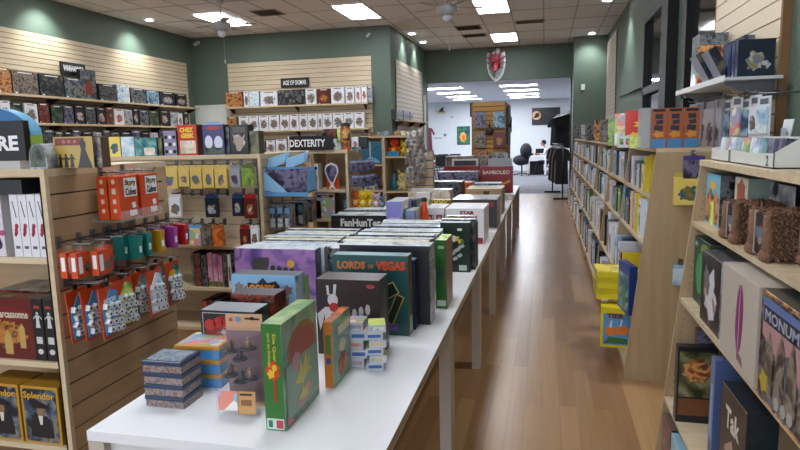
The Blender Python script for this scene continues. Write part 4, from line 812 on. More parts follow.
# clear miniature blister pack with kraft hang card
o = tag(empty('miniature_blister', (-.945, 1.70, TT), .1), 'clear plastic blister of small dark miniatures with tan hang card, beside the green box', 'blister pack')
MB().box(-.062, .062, .048, .051, 0, .315).build('hang_card', mat('kraft_card', 'c89c78', .7), o)
mb = MB()
for a in ((-.07, .07, -.046, -.0455, .012, .27), (-.07, -.0695, -.046, .045, .012, .27), (.0695, .07, -.046, .045, .012, .27), (-.07, .07, -.046, .045, .2695, .27), (-.075, .075, .045, .0455, 0, .275)): mb.box(*a)
mb.build('blister_shell', mat('shell_clear', 'c8ccd0', .1, alpha=.035), o)
MB().box(-.06, .06, .04, .046, .02, .26).build('inner_card', mat('mauve_card', '7c5c64', .6), o)
for k, (x, z) in enumerate(((-.03, .205), (.03, .215), (.0, .18), (-.035, .125), (.03, .115), (.0, .105))):
    m_ = MB().tube((x, -.0, z), (x, -.0, z+.005), .025, .022, 12, 0).tube((x, 0, z+.004), (x+.002, 0, z+.032), .012, .008, 8, 1).ball((x+.002, 0, z+.034), .006, 8, 1).tube((x+.002, 0, z+.022), (x+.016, -.004, z+.034), .003, .002, 6, 1).tube((x, 0, z+.02), (x-.014, 0, z+.012), .003, .002, 6, 1).build('miniature', [black, mat('mini_%d' % (k % 3), ('4a2c24', '7c5c48', '2c2c34')[k % 3], .5)], o)
dm = (.14, .092, .3)
decal(o, rect(-.027, .06, .07, .065), A['multilight'], dm, name='insert_picture'); decal(o, rect(.032, .055, .06, .075), cm('c8965c'), dm, name='rules_label'); decal(o, rect(.032, .082, .04, .006), ktxt, dm, name='label_print', lift=.0016); decal(o, rect(.032, .055, .035, .02), cm('8c5c34'), dm, name='label_print', lift=.0016)
decal(o, [rect(.028, .3, .05, .006, -.06), oval(.028, .301, .008, .006)], ktxt, (.14, -.095, .3), name='euro_slot'); decal(o, oval(-.02, .298, .011, .009), cm('6c8cb4'), (.14, -.095, .3), name='round_badge'); decal(o, oval(-.045, .297, .006, .007), cm('b84c34'), (.14, -.095, .3), name='red_badge')
# green game seen from its spine
gsp = mat('green_spine', '2f6c2c', .25)
art('green_cover', ['5c7c68', '7c9c84', '93aa90', '547460'], 6, rough=.22)
o, dm = tb(-.818, -.752, 1.602, 1.885, 1.085, gsp, gsp, 'big green shrink-wrapped board game standing spine first near the table corner', top=A['green'], right=MC['green_cover'], bevel=.002)
w, d_, h = dm
text(o, 'Die Quer', .008, h*.78, .085, .012, cm('c8b83c'), dm, rot=-PI/2, lift=.001, name='spine_print'); text(o, 'durch den Dschungel', -.010, h*.76, .105, .011, cm('c8b83c'), dm, rot=-PI/2, lift=.001, name='spine_print')
decal(o, [oval(.0, .19, .022, .03, 14, 0, .12)], cm('c83c1c'), dm, name='spine_emblem'); decal(o, [oval(-.006, .18, .012, .014, 10, 0, .2), oval(.006, .2, .008, .01)], cm('d8b830'), dm, name='emblem_figure', lift=.0014); decal(o, rect(.004, .125, .008, .07), cm('a4381c'), dm, name='spine_print')
decal(o, [rect(.0, .022, .056, .034)], cm('c8d8cc'), dm, name='spine_label'); decal(o, rect(.014, .022, .022, .026), cm('b8384c'), dm, name='spine_label', lift=.0014); decal(o, rect(-.016, .022, .014, .022), cm('2c6c5c'), dm, name='spine_label', lift=.0014)
decal(o, [oval(.01, .225, .115, .075, 20)], cm('a06428'), dm, 'right', 'cover_arch'); decal(o, [oval(.01, .22, .095, .06, 20)], cm('a83c24'), dm, 'right', 'cover_arch', .0012); decal(o, rect(.0, .11, .25, .17), mat('cover_haze', '7c9c84', .3), dm, 'right', 'cover_field', .0018)
decal(o, [(-.07, .12), (-.03, .15), (-.02, .185), (.0, .15), (.03, .2), (.035, .16), (.07, .19), (.05, .14), (.08, .12), (.03, .12), (.0, .1)], cm('c8b850'), dm, 'right', 'leaping_figure', .0026); decal(o, [(-.05, .06), (-.02, .075), (-.01, .1), (.01, .075), (.04, .095), (.03, .06), (.06, .05), (.0, .045)], cm('c0b054'), dm, 'right', 'running_figure', .0034); decal(o, oval(.01, .06, .06, .03, 14, .3, .2), cm('b88484'), dm, 'right', 'pink_cloud', .0026); decal(o, oval(-.05, .19, .03, .03, 12, 0, .2), cm('b88484'), dm, 'right', 'pink_cloud', .0026)
decal(o, [[(-.13, .01), (-.08, .01), (-.13, .04)]], cm('c8686c'), dm, 'right', 'corner_mark', .0026)
# orange game
o, dm = tb(-.750, -.716, 1.935, 2.135, .992, cm('cf7c34'), cm('cf7c34'), 'small orange board game between the green game and the card stacks', top=A['orange'], right=MC['green_cover'])
decal(o, [oval(0, .13, .035, .025), rect(.02, .19, .12, .03)], cm('e8dcb8'), dm, 'right', 'cover_art'); decal(o, [oval(.0, .06, .05, .04, 14, .4, .15)], A['orange'], dm, 'right', 'cover_art', .0012); decal(o, rect(0, .16, .02, .07), cm('5c7c44'), dm, name='spine_print'); decal(o, rect(0, .1, .016, .02), cm('3c5ca0'), dm, name='spine_print')
# stacks of small white card boxes
for s_, (x, y, n_) in enumerate(((-.70, 2.185, 5), (-.625, 2.165, 6))):
    for k in range(n_):
        h = .036 if s_ == 0 else .030
        o = tag(MB().box(-.032, .032, -.045, .045, 0, h-.001, fm=(0, 0, 0, 0, 1, 0)).build('card_box', [cm('c8ccd4'), A[['sky', 'multilight', 'lime'][k % 3]]], None, (x+(.006 if k % 2 else -.004), y, TT+k*h), .25*(1 if s_ else .3)+.06*(k % 2)), 'small white card box, %s from the bottom of the %s stack beside the orange game' % (ORD[k], ['left', 'right'][s_]), 'card box', 'small white card boxes'); dm = (.064, .09, h-.001)
        decal(o, rect(0, h*.5, .05, h*.4), cm('3c64a8') if (k+s_) % 2 else A['multilight'], dm, name='side_print')
# dark brown game with a white rabbit figure
o, dm = tb(-.90, -.632, 2.26, 2.40, 1.065, cm('2a201f'), cm('30282a'), 'dark brown game with white and red rabbit figure, in front of the teal game', top=cm('4c4446'), bevel=.002); w, d_, h = dm
decal(o, [oval(-.062, .23, .022, .026), [(-.085, .25), (-.075, .25), (-.078, .29), (-.088, .29)], [(-.06, .25), (-.05, .25), (-.044, .295), (-.056, .295)], [(-.1, .12), (-.02, .12), (-.028, .2), (-.095, .2)], [(-.13, .17), (-.095, .2), (-.095, .18), (-.12, .1)]], cm('c8c8cc'), dm, name='rabbit_print')
decal(o, [oval(-.058, .2, .02, .02, 12), rect(-.06, .15, .02, .05)], cm('b02020'), dm, name='scarf_print', lift=.0014)
for k in range(4): decal(o, oval(.0+.028*k, .165+.01*k, .01, .022), cm('a8a8a4'), dm, name='crew_print')
decal(o, rect(.03, .10, .17, .04), cm('4c3424'), dm, name='stage_print'); decal(o, [oval(.098, .29, .018, .008)], cm('a83440'), dm, name='round_badge'); decal(o, rect(0, .16, .04, .2), cm('5c5456'), dm, 'right', 'side_print')
# teal game with orange title
o, dm = tb(-.925, -.575, 2.535, 2.615, 1.112, mat('vegas_teal', '1c4c4c', .3), mat('side_gold', '5c5c34', .4), 'teal board game with orange lettering behind the rabbit game', top=cm('7c9ca4'), bevel=.002); w, d_, h = dm
text(o, 'LORDS', -.085, h*.875, .13, .036, cm('c8702c'), dm, bold=.05); text(o, 'OF', .005, h*.86, .026, .018, cm('b8843c'), dm); text(o, 'VEGAS', .095, h*.875, .135, .042, cm('c8481c'), dm, bold=.06)
decal(o, [rect(.08, .2, .09, .06, .5), rect(.11, .12, .04, .14, -.4)], cm('b8a44c'), dm, name='card_print'); decal(o, [rect(.08, .2, .08, .05, .5), rect(.11, .12, .03, .13, -.4)], cm('14201c'), dm, name='card_print', lift=.0014); decal(o, [oval(.10, .04, .03, .02, 8, 0, .2)], cm('6c4c94'), dm, name='gem_print'); decal(o, [oval(0, .3, .014, .014)], cm('c84c24'), dm, 'right', 'side_print'); decal(o, rect(0, .05, .05, .07), cm('b8b8b4'), dm, 'right', 'side_print')
# second row behind the teal game
tb(-.95, -.567, 2.63, 2.70, 1.075, cm('1c2c5c'), cm('1c2a58'), 'navy blue game directly behind the teal one', right=A['navyfig'], top=cm('6c8ca8'))
o, dm = tb(-.95, -.512, 2.712, 2.835, 1.125, side_dark, cm('1c2228'), 'wide black game with grey green side behind the navy one', right=A['grey'], top=A['shrink']); decal(o, [rect(0, .34, .1, .012), rect(0, .31, .1, .012), rect(0, .28, .1, .012)], cm('b8c4cc'), dm, 'right', 'side_print'); decal(o, rect(.0, .03, .08, .05), cm('8c949c'), dm, 'right', 'side_print')
tb(-.95, -.53, 2.842, 2.90, 1.095, A['blue'], side_dark, 'blue game with painted wrap sheen behind the wide black one', top=A['shrink'])
o, dm = tb(-.535, -.478, 2.99, 3.19, 1.107, mat('leaf_green', '2c6a24', .3), cm('8c5c40'), 'tall green game spine with brown side at the table edge', top=A['lime']); decal(o, oval(0, .19, .016, .04), cm('3c4c44'), dm, name='spine_picture'); decal(o, rect(.0, .32, .03, .015), cm('a8c8a0'), dm, name='spine_label'); decal(o, rect(.0, .03, .045, .03), cm('c8d0c8'), dm, name='bar_code')
def run(x0, x1, ys, zt, styles, where, group, tops=('shrink', 'shrink', 'sky', 'shrink', 'cream')):  # pale tops carry painted sheen of the wrap
    y = ys[0]; k = 0
    while y < ys[1]-.02:
        t_ = .045+.03*random.random(); st = styles[k % len(styles)]; jx = random.uniform(-.02, .02); jz = random.uniform(-.008, .008); jx1 = random.uniform(-.006, .006)
        o, dm = tb(x0+jx, x1+jx1, y, y+t_-.003, zt+jz, st, SD.get(st, side_dark), '%s, %s from the front of %s' % (BOXW[st], ORD[k], where), group, top=A[tops[k % len(tops)]], right=A[st] if k % 2 else None, bevel=0); y += t_; k += 1
BOXW['shrink'] = 'pale wrapped box'; BOXW['white'] = 'white dark figured box'; BOXW['darkfig'] = 'black white figured box'
# purple sunset game and the packed run behind it
o, dm = tb(-1.57, -1.12, 2.83, 2.91, 1.075, art('sunset', ['3c3468', '6c4c94', 'a878b0', '5c4484', 'c89cb8'], 5), cm('3a3654'), 'purple sunset board game with black slanted lettering', top=A['shrink'], right=A['purple']); w, d_, h = dm; o.location.x -= .0
decal(o, [oval(.09, .25, .02, .02)], cm('d8a030'), dm, name='sun_print'); decal(o, [[(.05, .0), (.185, .0), (.185, .2), (.12, .17), (.07, .08)]], cm('5c6c34'), dm, name='hill_print'); decal(o, [[(-.13, .25), (-.11, .28), (-.03, .28), (-.03, .24), (-.05, .2), (-.12, .2)]], cm('3c3434'), dm, name='beast_print', lift=.0012); decal(o, [oval(.13, .16, .02, .05, 14, .5)], cm('242c28'), dm, name='rider_print', lift=.0014)
for k in range(4): decal(o, [oval(-.01+.035*k, .225-.004*k, .015, .016, 10)], cm('2c2420'), dm, name='letter_print', lift=.0014)
run(-1.56, -1.10, (2.915, 3.56), 1.07, ['shrink', 'navy', 'shrink', 'cream', 'dark', 'green', 'sky', 'brown', 'navyfig'], 'the left table run', 'packed games behind the purple sunset game')
run(-1.075, -.60, (2.905, 3.62), 1.07, ['navy', 'shrink', 'blue', 'dark', 'sky', 'green', 'multi'], 'the middle table run', 'packed games behind the teal game')
# pale blue comic game and two dark ones
o, dm = tb(-1.33, -1.03, 2.36, 2.46, 1.05, cm('7faed2'), cm('5c7c9c'), 'light blue comic game with orange and black splash title', top=cm('4c5058'), right=A['sky'], bevel=.002)
decal(o, [[(-.1, .23), (-.07, .265), (-.03, .26), (-.0, .288), (.02, .265), (.06, .275), (.08, .25), (.05, .22), (.0, .21), (-.05, .205)]], ktxt, dm, name='title_splash'); text(o, 'LOONEY', -.012, .242, .135, .032, cm('e08c1c'), dm, lift=.002, bold=.06)
decal(o, [oval(-.115, .24, .022, .025, 12, 0, .2), oval(.11, .235, .025, .022, 12, 0, .25), [(-.13, .2), (-.1, .22), (-.09, .15)], [(.1, .2), (.12, .21), (.11, .14)]], cm('7c6c64'), dm, name='creature_print')
o, dm = tb(-1.22, -1.03, 2.15, 2.26, 1.02, A['darkred'], side_dark, 'black and dark red game between the comic game and front black game', top=cm('3c3034'), right=A['darkred'])
o, dm = tb(-1.255, -1.035, 1.98, 2.105, 1.0, cm('1c1c20'), cm('14181a'), 'black rounded panel game with red swirl title behind the blister pack', top=cm('8c9298'), right=A['darkgreen'], bevel=.002)
decal(o, oval(0, .15, .095, .085, 16), cm('7c2018'), dm, name='picture_panel'); decal(o, [rect(0, .08, .19, .14)], A['darkred'], dm, name='picture_panel', lift=.0012); decal(o, frame(0, .125, .2, .235, .003), cm('a8a4a0'), dm, name='panel_outline', lift=.0016)
decal(o, [oval(-.07, .195, .024, .022, 12), oval(-.035, .205, .02, .02), oval(-.0, .205, .022, .016), oval(.035, .2, .015, .014)], cm('a82c20'), dm, name='title_swirl', lift=.002); text(o, 'Cuthroat', .01, .165, .12, .02, cm('a8a4a8'), dm, lift=.0026) if 0 else decal(o, [oval(-.01+.03*k, .168, .016, .01, 10, 0, .2) for k in range(3)], cm('9c98a0'), dm, name='title_print', lift=.0026)
# black game with tall pale letters and neighbours
o, dm = tb(-1.60, -1.145, 4.40, 4.52, 1.045, cm('101014'), side_dark, 'black game with tall pale jagged lettering and red strip in the middle of the row', top=A['shrink'], bevel=.002); text(o, 'FanHunTer', .01, .24, .32, .06, cm('c4c4c0'), dm, bold=.04); decal(o, rect(.02, .17, .32, .022), cm('a03020'), dm, name='red_strip'); decal(o, [oval(-.12, .13, .05, .05), oval(.04, .12, .05, .03)], cm('8c7c98'), dm, name='face_print')
run(-1.60, -1.2, (4.53, 4.93), 1.045, ['shrink', 'navy', 'sky', 'dark', 'blue'], 'the jagged letter run', 'packed games behind the jagged letter game', ('shrink', 'shrink', 'sky'))
run(-1.12, -.68, (4.0, 4.30), 1.03, ['dark', 'shrink', 'navy'], 'the short dark run', 'packed games in the short dark run')
o, dm = tb(-1.14, -1.02, 4.33, 4.66, 1.16, mat('violet_wrap', '7a78b8', .25), mat('violet_side', '8c88b0', .3), 'tall violet wrapped game standing spine forward in the middle of the row', top=cm('c4c8dc'), right=A['shrink']); decal(o, [rect(0, .28, .08, .02), rect(0, .1, .06, .12)], cm('a8a4d0'), dm, name='spine_print')
tb(-1.0, -.935, 4.36, 4.6, 1.09, cm('6c7ca4'), A['grey'], 'shorter blue grey wrapped game right of the violet one', top=A['shrink'])
o = tag(empty('cone_toy', (-.93, 4.72, TT)), 'bright orange tall cone shaped game container among the tables', 'toy'); MB().lathe([(0, 0), (.055, 0), (.05, .1), (.035, .27), (.02, .35), (.022, .38), (0, .385)], seg=16).build('cone_body', mat('cone_orange', 'd84c14', .35), o); MB().lathe([(.023, .37), (.024, .40), (0, .405)], seg=12).build('cone_cap', black, o); MB().lathe([(.053, .07), (.048, .12)], seg=16).build('cone_label', A['yellow'], o)
tb(-1.04, -.985, 4.70, 4.85, 1.13, cm('27405c'), side_navy, 'narrow dark blue box left of the orange cone')
# dark green game at the right edge and its neighbours
o, dm = tb(-.655, -.463, 3.85, 3.93, 1.075, cm('1b2c26'), side_dark, 'dark green black game with small pictured tiles at the table edge', top=A['shrink'], bevel=.0015)
decal(o, [rect(.03, .28, .03, .015)], wtxt, dm, name='price_label'); decal(o, [rect(-.02+.03*k, .12+.025*k, .04, .022, .5) for k in range(3)]+[rect(0+.03*k, .09+.02*k, .03, .02, .5) for k in range(2)], cm('b8bcb8'), dm, name='tile_print'); decal(o, [oval(0, .22, .03, .02, 10, 0, .2), oval(.04, .2, .02, .02)], A['multi'], dm, name='piece_print'); decal(o, rect(.05, .03, .05, .035), cm('b8c0b8'), dm, name='bar_code')
for k in range(4): tb(-.66+.01*(k % 2), -.437-.012*(k % 2), 3.94+.055*k, 3.94+.055*k+.05, 1.085-.012*(k % 3), ['dark', 'cream', 'darkgreen', 'brown'][k], [side_dark, cm('a89c84'), side_dark, side_brown][k], '%s game stacked upright behind the dark green game, %s' % (['black', 'cream', 'dark green', 'brown'][k], ORD[k]), 'games behind the dark green game', top=A['shrink'], bevel=0)
# white boxes with maroon capitals
o, dm = tb(-.785, -.470, 4.87, 5.30, 1.047, mat('box_white', 'dcdce0', .35), mat('box_white', 'dcdce0', .35), 'white game box with stacked maroon capitals', top=mat('box_white', 'dcdce0', .35), bevel=.002)
text(o, 'STAR', .02, .262, .12, .03, cm('7c1828'), dm, bold=.06); text(o, 'WARS', .02, .225, .14, .03, cm('7c1828'), dm, bold=.06); decal(o, rect(.11, .035, .075, .05), cm('8c2430'), dm, name='corner_label'); decal(o, rect(-.05, .04, .1, .34), cm('b8b0b4'), dm, 'right', 'side_print') if 0 else None
for k in range(2):
    o, dm = tb(-.955+.082*k, -.877+.082*k, 4.87, 5.2, 1.05, mat('box_white', 'dcdce0', .35), mat('box_white', 'dcdce0', .35), '%s white spine with maroon round mark left of the maroon capitals box' % ['left', 'right'][k], 'white spined games', top=mat('box_white', 'dcdce0', .35)); decal(o, [rect(0, .2, .05, .09)], cm('7c3444'), dm, name='spine_print'); decal(o, [oval(0, .2, .016, .03)], cm('d0bcc4'), dm, name='spine_ring', lift=.0014); decal(o, [rect(.034, .2, .004, .09)], ktxt, dm, name='spine_line')
# farther games
def fb(px0, px1, pyt, Y, d_, st, side, label, top=None, z=TT, right=None):
    a, b_ = aty(px0, pyt, Y), aty(px1, pyt, Y); return tb(a[0], b_[0], Y, Y+d_, (a[2]+b_[2])/2, st, side, label, top=top, z=z, right=right, bevel=0)
o, dm = fb(430, 450, 200, 5.42, .1, 'yellow', cm('c8901c'), 'yellow game with black and white checkered edge', top=A['cream']); decal(o, [rect(-dm[0]*.5+.012+.022*k, dm[2]-.008-(.012 if k % 2 else 0), .013, .012) for k in range(int(dm[0]/.022))], ktxt, dm, name='checker_print'); decal(o, rect(0, dm[2]*.7, dm[0]*.6, .03), wtxt, dm, name='title_panel')
fb(405, 429, 199, 5.5, .1, 'multilight', cm('a8b0b4'), 'pale patchwork game left of the checkered one', top=A['shrink']); fb(416, 430, 193, 6.0, .1, 'whitered', side_white, 'white and red wrapped game behind the checkered one', top=A['whitered'])
o, dm = fb(452, 497, 199.5, 5.8, .5, cm('3c3838'), cm('6c5444'), 'dark grey game with red lettering behind the maroon capitals box', top=A['shrink'], right=A['brown']); text(o, 'GHOST HUNT', .03, dm[2]-.04, .33, .035, cm('a82c30'), dm, bold=.05) if 0 else decal(o, [rect(-.12+.036*k, dm[2]-.05, .028, .04) for k in range(9)], cm('a82c30'), dm, name='red_lettering')
fb(408, 450, 190, 6.45, .25, 'cream', cm('b0a89c'), 'low cream wrapped game left of the tan one', top=A['shrink'])
o, dm = fb(465.5, 502, 189, 6.9, .5, cm('a88c68'), cm('5c4430'), 'tan board game with dark brown side', top=cm('b8a488')); decal(o, oval(.03, dm[2]-.05, .04, .03, 8, 0, .2), cm('4c3828'), dm, name='beast_print')
fb(428, 461, 182, 7.3, .35, 'dark', side_dark, 'long dark game with blue green marks at the left of the row', top=A['grey']); o, dm = fb(470, 501, 183.5, 8.0, .3, 'blue', cm('5c6c94'), 'blue grey game in front of the red capitals games', top=A['sky']); decal(o, rect(0, dm[2]-.05, dm[0]*.8, .04), cm('a8b4d0'), dm, name='title_panel')
fb(452, 472, 182.5, 7.7, .3, 'orange', cm('a86430'), 'orange brown game with animal shape beside the blue grey one'); fb(438, 478, 172, 8.6, .3, 'purple', cm('3c3844'), 'grey purple game in front of the left red one', top=A['grey'])
for k, (a, b_, Y, s_) in enumerate(((444, 478.5, 9.3, 'BAMBOLEO'), (479.5, 513, 9.0, 'BAMBOLEO'))):
    o, dm = fb(a, b_, 166.2, Y, .09, cm('7c1f24'), cm('5c1418'), 'dark red game with spaced white capitals, %s of the pair' % ['left', 'right'][k], top=cm('a8484c'), right=A['darkred']); text(o, s_, .0, dm[2]-.09, dm[0]*.8, .055, cm('d8c4b8'), dm, name='title')
    decal(o, [[(.0, .17), (.12, .2), (.2, .24), (.2, .2), (.1, .16)]], cm('c88a1c'), dm, name='bird_print')
fb(497, 513, 195, 8.4, .3, 'multilight', cm('c0c4c8'), 'small pale wrapped box at the right edge before the red games', top=A['shrink'])
fb(446, 490, 156, 9.9, .3, 'brown', cm('6c4c34'), 'brown wooden crate style game behind the red games', top=cm('8c6a4c')); o, dm = fb(452, 478, 159, 9.75, .08, cm('c4c8cc'), side_white, 'white framed dark picture game behind the left red one'); decal(o, rect(0, dm[2]-.09, dm[0]*.85, .13), cm('34383e'), dm)
fb(488, 512, 158.5, 9.75, .08, 'greyfig', side_dark, 'grey game with two pale portraits behind the right red one'); fb(474, 487, 151, 10.3, .3, 'battle', cm('6c4428'), 'brown framed picture box in front of the slatted tower'); fb(492, 508, 153, 10.35, .2, 'grey', side_dark, 'grey box on the last table before the tower')
fb(404, 428, 176, 8.8, .3, 'shrink', side_white, 'pale wrapped box near the left end of the far tables') if False else None
# ================================================================== RIGHT BOOKCASES (fronts slope outwards towards the floor)
def bookcase(y0, y1, top, zs, xb, label, name='bookcase', dy=None):
    o = tag(empty(name, (0, y0, 0)), label, 'bookcase', 'sloping birch bookcases'); D = y1-y0; th = .022
    fx = lambda z: .52+.16*z/1.52
    for y in (0, D-th):
        MB().prism([(fx(0), 0), (xb, 0), (xb, top), (fx(top), top)], y, y+th, 0).build('side_panel', [maple_v], o)
    MB().box(xb-.012, xb, th, D-th, .0, top-.03).build('back_panel', maple, o)
    MB().box(fx(top)-.002, xb, 0, D, top, top+.025).build('top_board', edgewood, o)
    for z in zs:
        MB().prism([(fx(z)+.004, z-.024), (xb-.012, z-.024), (xb-.012, z), (fx(z), z)], th, D-th, 0).build('shelf', edgewood, o)
    MB().prism([(fx(0)+.03, 0), (fx(0)+.05, 0), (fx(.07)+.05, .07), (fx(.07)+.03, .07)], th, D-th, 0).build('plinth', maple, o)
    mb = MB()
    for k in range(40):
        z = .12+k*.034
        if z < top-.05: mb.tube((fx(z)+.03, D-th, z), (fx(z)+.03, D-th-.001, z), .003, seg=6)
    h_ = mb.build('shelf_pin_holes', cm('5c4830'), o); h_['kind'] = 'stuff'
    return o
BX = 1.02
BY = [4.08, 5.34, 6.66, 8.16, 9.66, 11.16, 12.4, 13.6, 14.85]
BZ = [1.222, .915, .50, .09]
for k in range(8): bookcase(BY[k]+.002, BY[k+1]-.002, 1.497, BZ if k else [1.222, .915, .42, .09], BX, 'sloping birch bookcase of boxed games, %s in the right hand row from the camera' % ORD[k])
fx = lambda z: .52+.16*z/1.52
def bookrow(y0, y1, z, spec, where, group, depth=.2, face='left', inset=.02, start=0, cat='game box'):
    """boxes standing on a right-hand shelf, spines to the aisle; spec: (thickness along the aisle, height, style)"""
    y = y1-.03; k = start
    for (t_, h, st) in spec:
        if y-t_ < y0+.025: break
        m = A[st] if isinstance(st, str) else st; d_ = depth*(1 if k % 2 else .92)
        o = carton('game_box', t_-.003, d_, h, (fx(z)+inset+d_/2+.03*(k % 3 == 1), y-t_/2, z), -PI/2, m, SD.get(st, side_dark), '%s, %s from the far end of %s' % (BOXW[st], ORD[min(k, 25)], where), cat, group)
        if t_ > .05: decal(o, rect(0, h*.8, (t_-.003)*.7, h*.08), wtxt if k % 2 else cm('2c2c34'), (t_-.003, d_, h), name='spine_title')
        y -= t_+.001; k += 1
BOXW['cream'] = 'cream box'
random.seed(11)
pal = ['dark', 'blue', 'white', 'grey', 'brown', 'multi', 'green', 'darkgreen', 'navyfig', 'multilight', 'battle', 'teal', 'white', 'sky']
bn = ['nearest', 'second', 'third', 'fourth', 'fifth', 'sixth', 'seventh', 'eighth']
sn = ['upper', 'middle', 'lower', 'bottom']
hmax = [.25, .27, .36, .36]
far = MB(); far_m = [A[s] for s in pal]
for k in range(1, 8):
    for j in range(4):
        spec = []; gap = random.uniform(.12, .28); L_ = gap
        if k < 4:
            while L_ < (BY[k+1]-BY[k])*.93 and len(spec) < 12:
                t_ = random.choice([.07, .12, .18, .22, .26]); spec.append((t_, hmax[j]*random.uniform(.78, .97), random.choice(pal+['blue', 'multilight', 'navyfig', 'battle']))); L_ += t_
            bookrow(BY[k], BY[k+1]-gap, BZ[j], spec, 'the %s shelf, %s bookcase' % (sn[j], bn[k]), 'games on the %s shelf of the %s bookcase' % (sn[j], bn[k]), inset=.02)
        else:
            y = BY[k+1]-gap
            while y > BY[k]+.28:
                t_ = random.choice([.09, .14, .22]); far.box(fx(BZ[j])+.02, fx(BZ[j])+.22, y-t_, y-.006, BZ[j], BZ[j]+hmax[j]*random.uniform(.66, .95), random.randrange(len(pal))); y -= t_
o = far.build('packed_games', far_m); tag(o, 'packed boxed games filling the farthest right hand bookcases', 'game boxes'); o['kind'] = 'stuff'
# nearest bookcase: upper shelf red/white spines then wrapped games and yellow; middle shelf yellow/pink; lower shelf stack
bookrow(BY[0], BY[1], BZ[0], [(.09, .17, 'dark'), (.04, .2, 'darkgreen'), (.05, .2, 'redfig'), (.05, .22, 'whitered'), (.05, .2, 'whitered'), (.03, .21, 'white'), (.16, .0001, 'dark'), (.08, .17, 'grey'), (.08, .175, 'purple'), (.07, .17, 'sky'), (.07, .175, 'grey'), (.09, .17, 'grey'), (.09, .18, 'yelfig'), (.06, .235, 'yellow'), (.05, .25, 'yellow')][0:6]+[(.08, .19, 'grey'), (.08, .175, 'purple'), (.07, .17, 'sky'), (.07, .175, 'grey'), (.09, .17, 'navyfig'), (.09, .18, 'yelfig'), (.06, .235, 'yellow'), (.05, .25, 'yellow')], 'the upper shelf, nearest bookcase', 'games on the upper shelf of the nearest bookcase')
bookrow(BY[0], BY[1], BZ[1], [(.12, .27, 'blue'), (.05, .25, 'green'), (.07, .2, 'grey'), (.1, .2, 'dark'), (.08, .26, 'yellow'), (.08, .27, 'yellow'), (.05, .27, 'pink'), (.05, .26, 'pink'), (.06, .27, 'yellow'), (.06, .275, 'yellow'), (.07, .27, 'yellow'), (.06, .2, 'lime'), (.09, .26, 'white'), (.08, .25, 'sky')], 'the middle shelf, nearest bookcase', 'games on the middle shelf of the nearest bookcase')
bookrow(BY[0], BY[1], .42, [(.1, .36, 'sky'), (.1, .36, 'blue'), (.08, .34, 'white'), (.09, .27, 'red'), (.09, .25, 'dark'), (.05, .3, 'yellow')], 'the lower shelf, nearest bookcase', 'games on the lower shelf of the nearest bookcase')
o = carton('game_box', .26, .05, .33, (fx(.42)-.01, 4.27, .42), -PI/2+.15, cm('22418c'), cm('1c3874'), 'deep blue game with green figure at the near end of the lower shelf', 'game box'); dm = (.26, .05, .33); decal(o, rect(0, .14, .22, .24), A['blue'], dm); decal(o, [[(-.02, .03), (.05, .04), (.06, .12), (.02, .2), (-.03, .15)]], cm('3c8c64'), dm, name='figure_print', lift=.0014)
for k in range(5):
    o = carton('game_box', .30, .3, .040, (.53+.004*(k % 2), 4.70, .421+.0405*k), -PI/2+.02*(k % 3), mat('card_lemon', 'd8c824', .4), [mat('card_lemon', 'd8c824', .4), cm('c8b418')][k % 2], 'flat yellow game box, %s from the bottom of the stack above the upright yellow games' % ORD[k], 'game box', 'flat yellow boxes near the bookcase foot', top=A['yellow']); decal(o, rect(0, .02, .18, .02), cm('6c6428'), (.30, .3, .04), name='spine_print')
for k in range(5):
    o = carton('game_box', .2, .034, .33, (fx(.2)-.09+.036*k, 4.45, .028), -.10, mat('card_lemon', 'd8c824', .4), mat('card_lemon', 'd8c824', .4), 'upright yellow game, %s from the aisle at the near bookcase foot' % ORD[k], 'game box', 'upright yellow games at the foot of the nearest bookcase') if False else None
for k in range(5):
    o = carton('game_box', .22, .036, .29, (.515+.004*k, 4.47+.038*k, .091), -.05, mat('card_lemon', 'd8c824', .4), mat('card_lemon', 'd8c824', .4), 'upright yellow game, %s from the camera on the bottom shelf' % ORD[k], 'game box', 'upright yellow games at the foot of the nearest bookcase'); dm = (.22, .036, .29)
    if k == 0:
        decal(o, rect(0, .135, .185, .23), cm('5c94c4'), dm, name='cover_picture'); text(o, 'TIER', -.01, .235, .12, .035, cm('5c2420'), dm, lift=.002, bold=.05)
        decal(o, [oval(-.04, .12, .04, .035, 14), oval(.04, .13, .045, .035)], cm('d8782c'), dm, name='animal_print', lift=.0016); decal(o, [[(-.09, .03), (.09, .03), (.07, .07), (-.05, .08)]], cm('3c6c34'), dm, name='crocodile_print', lift=.0022)
        decal(o, [[(-.05, .15), (-.04, .2), (-.03, .2), (-.035, .15)], [(.02, .16), (.03, .21), (.04, .21), (.03, .16)]], cm('d8dcd8'), dm, name='bird_print', lift=.0022)
# on top of the bookcases
TBZ = 1.522
def topright(y, w, h, d_, st, side, label, x=.8, rz=-PI/2, right=None, top=None):
    m = A[st] if isinstance(st, str) else st; o = carton('game_box', w, d_, h, (x, y, TBZ), rz, m, side, label, 'game box', None, right=right, top=top); return o, (w, d_, h)
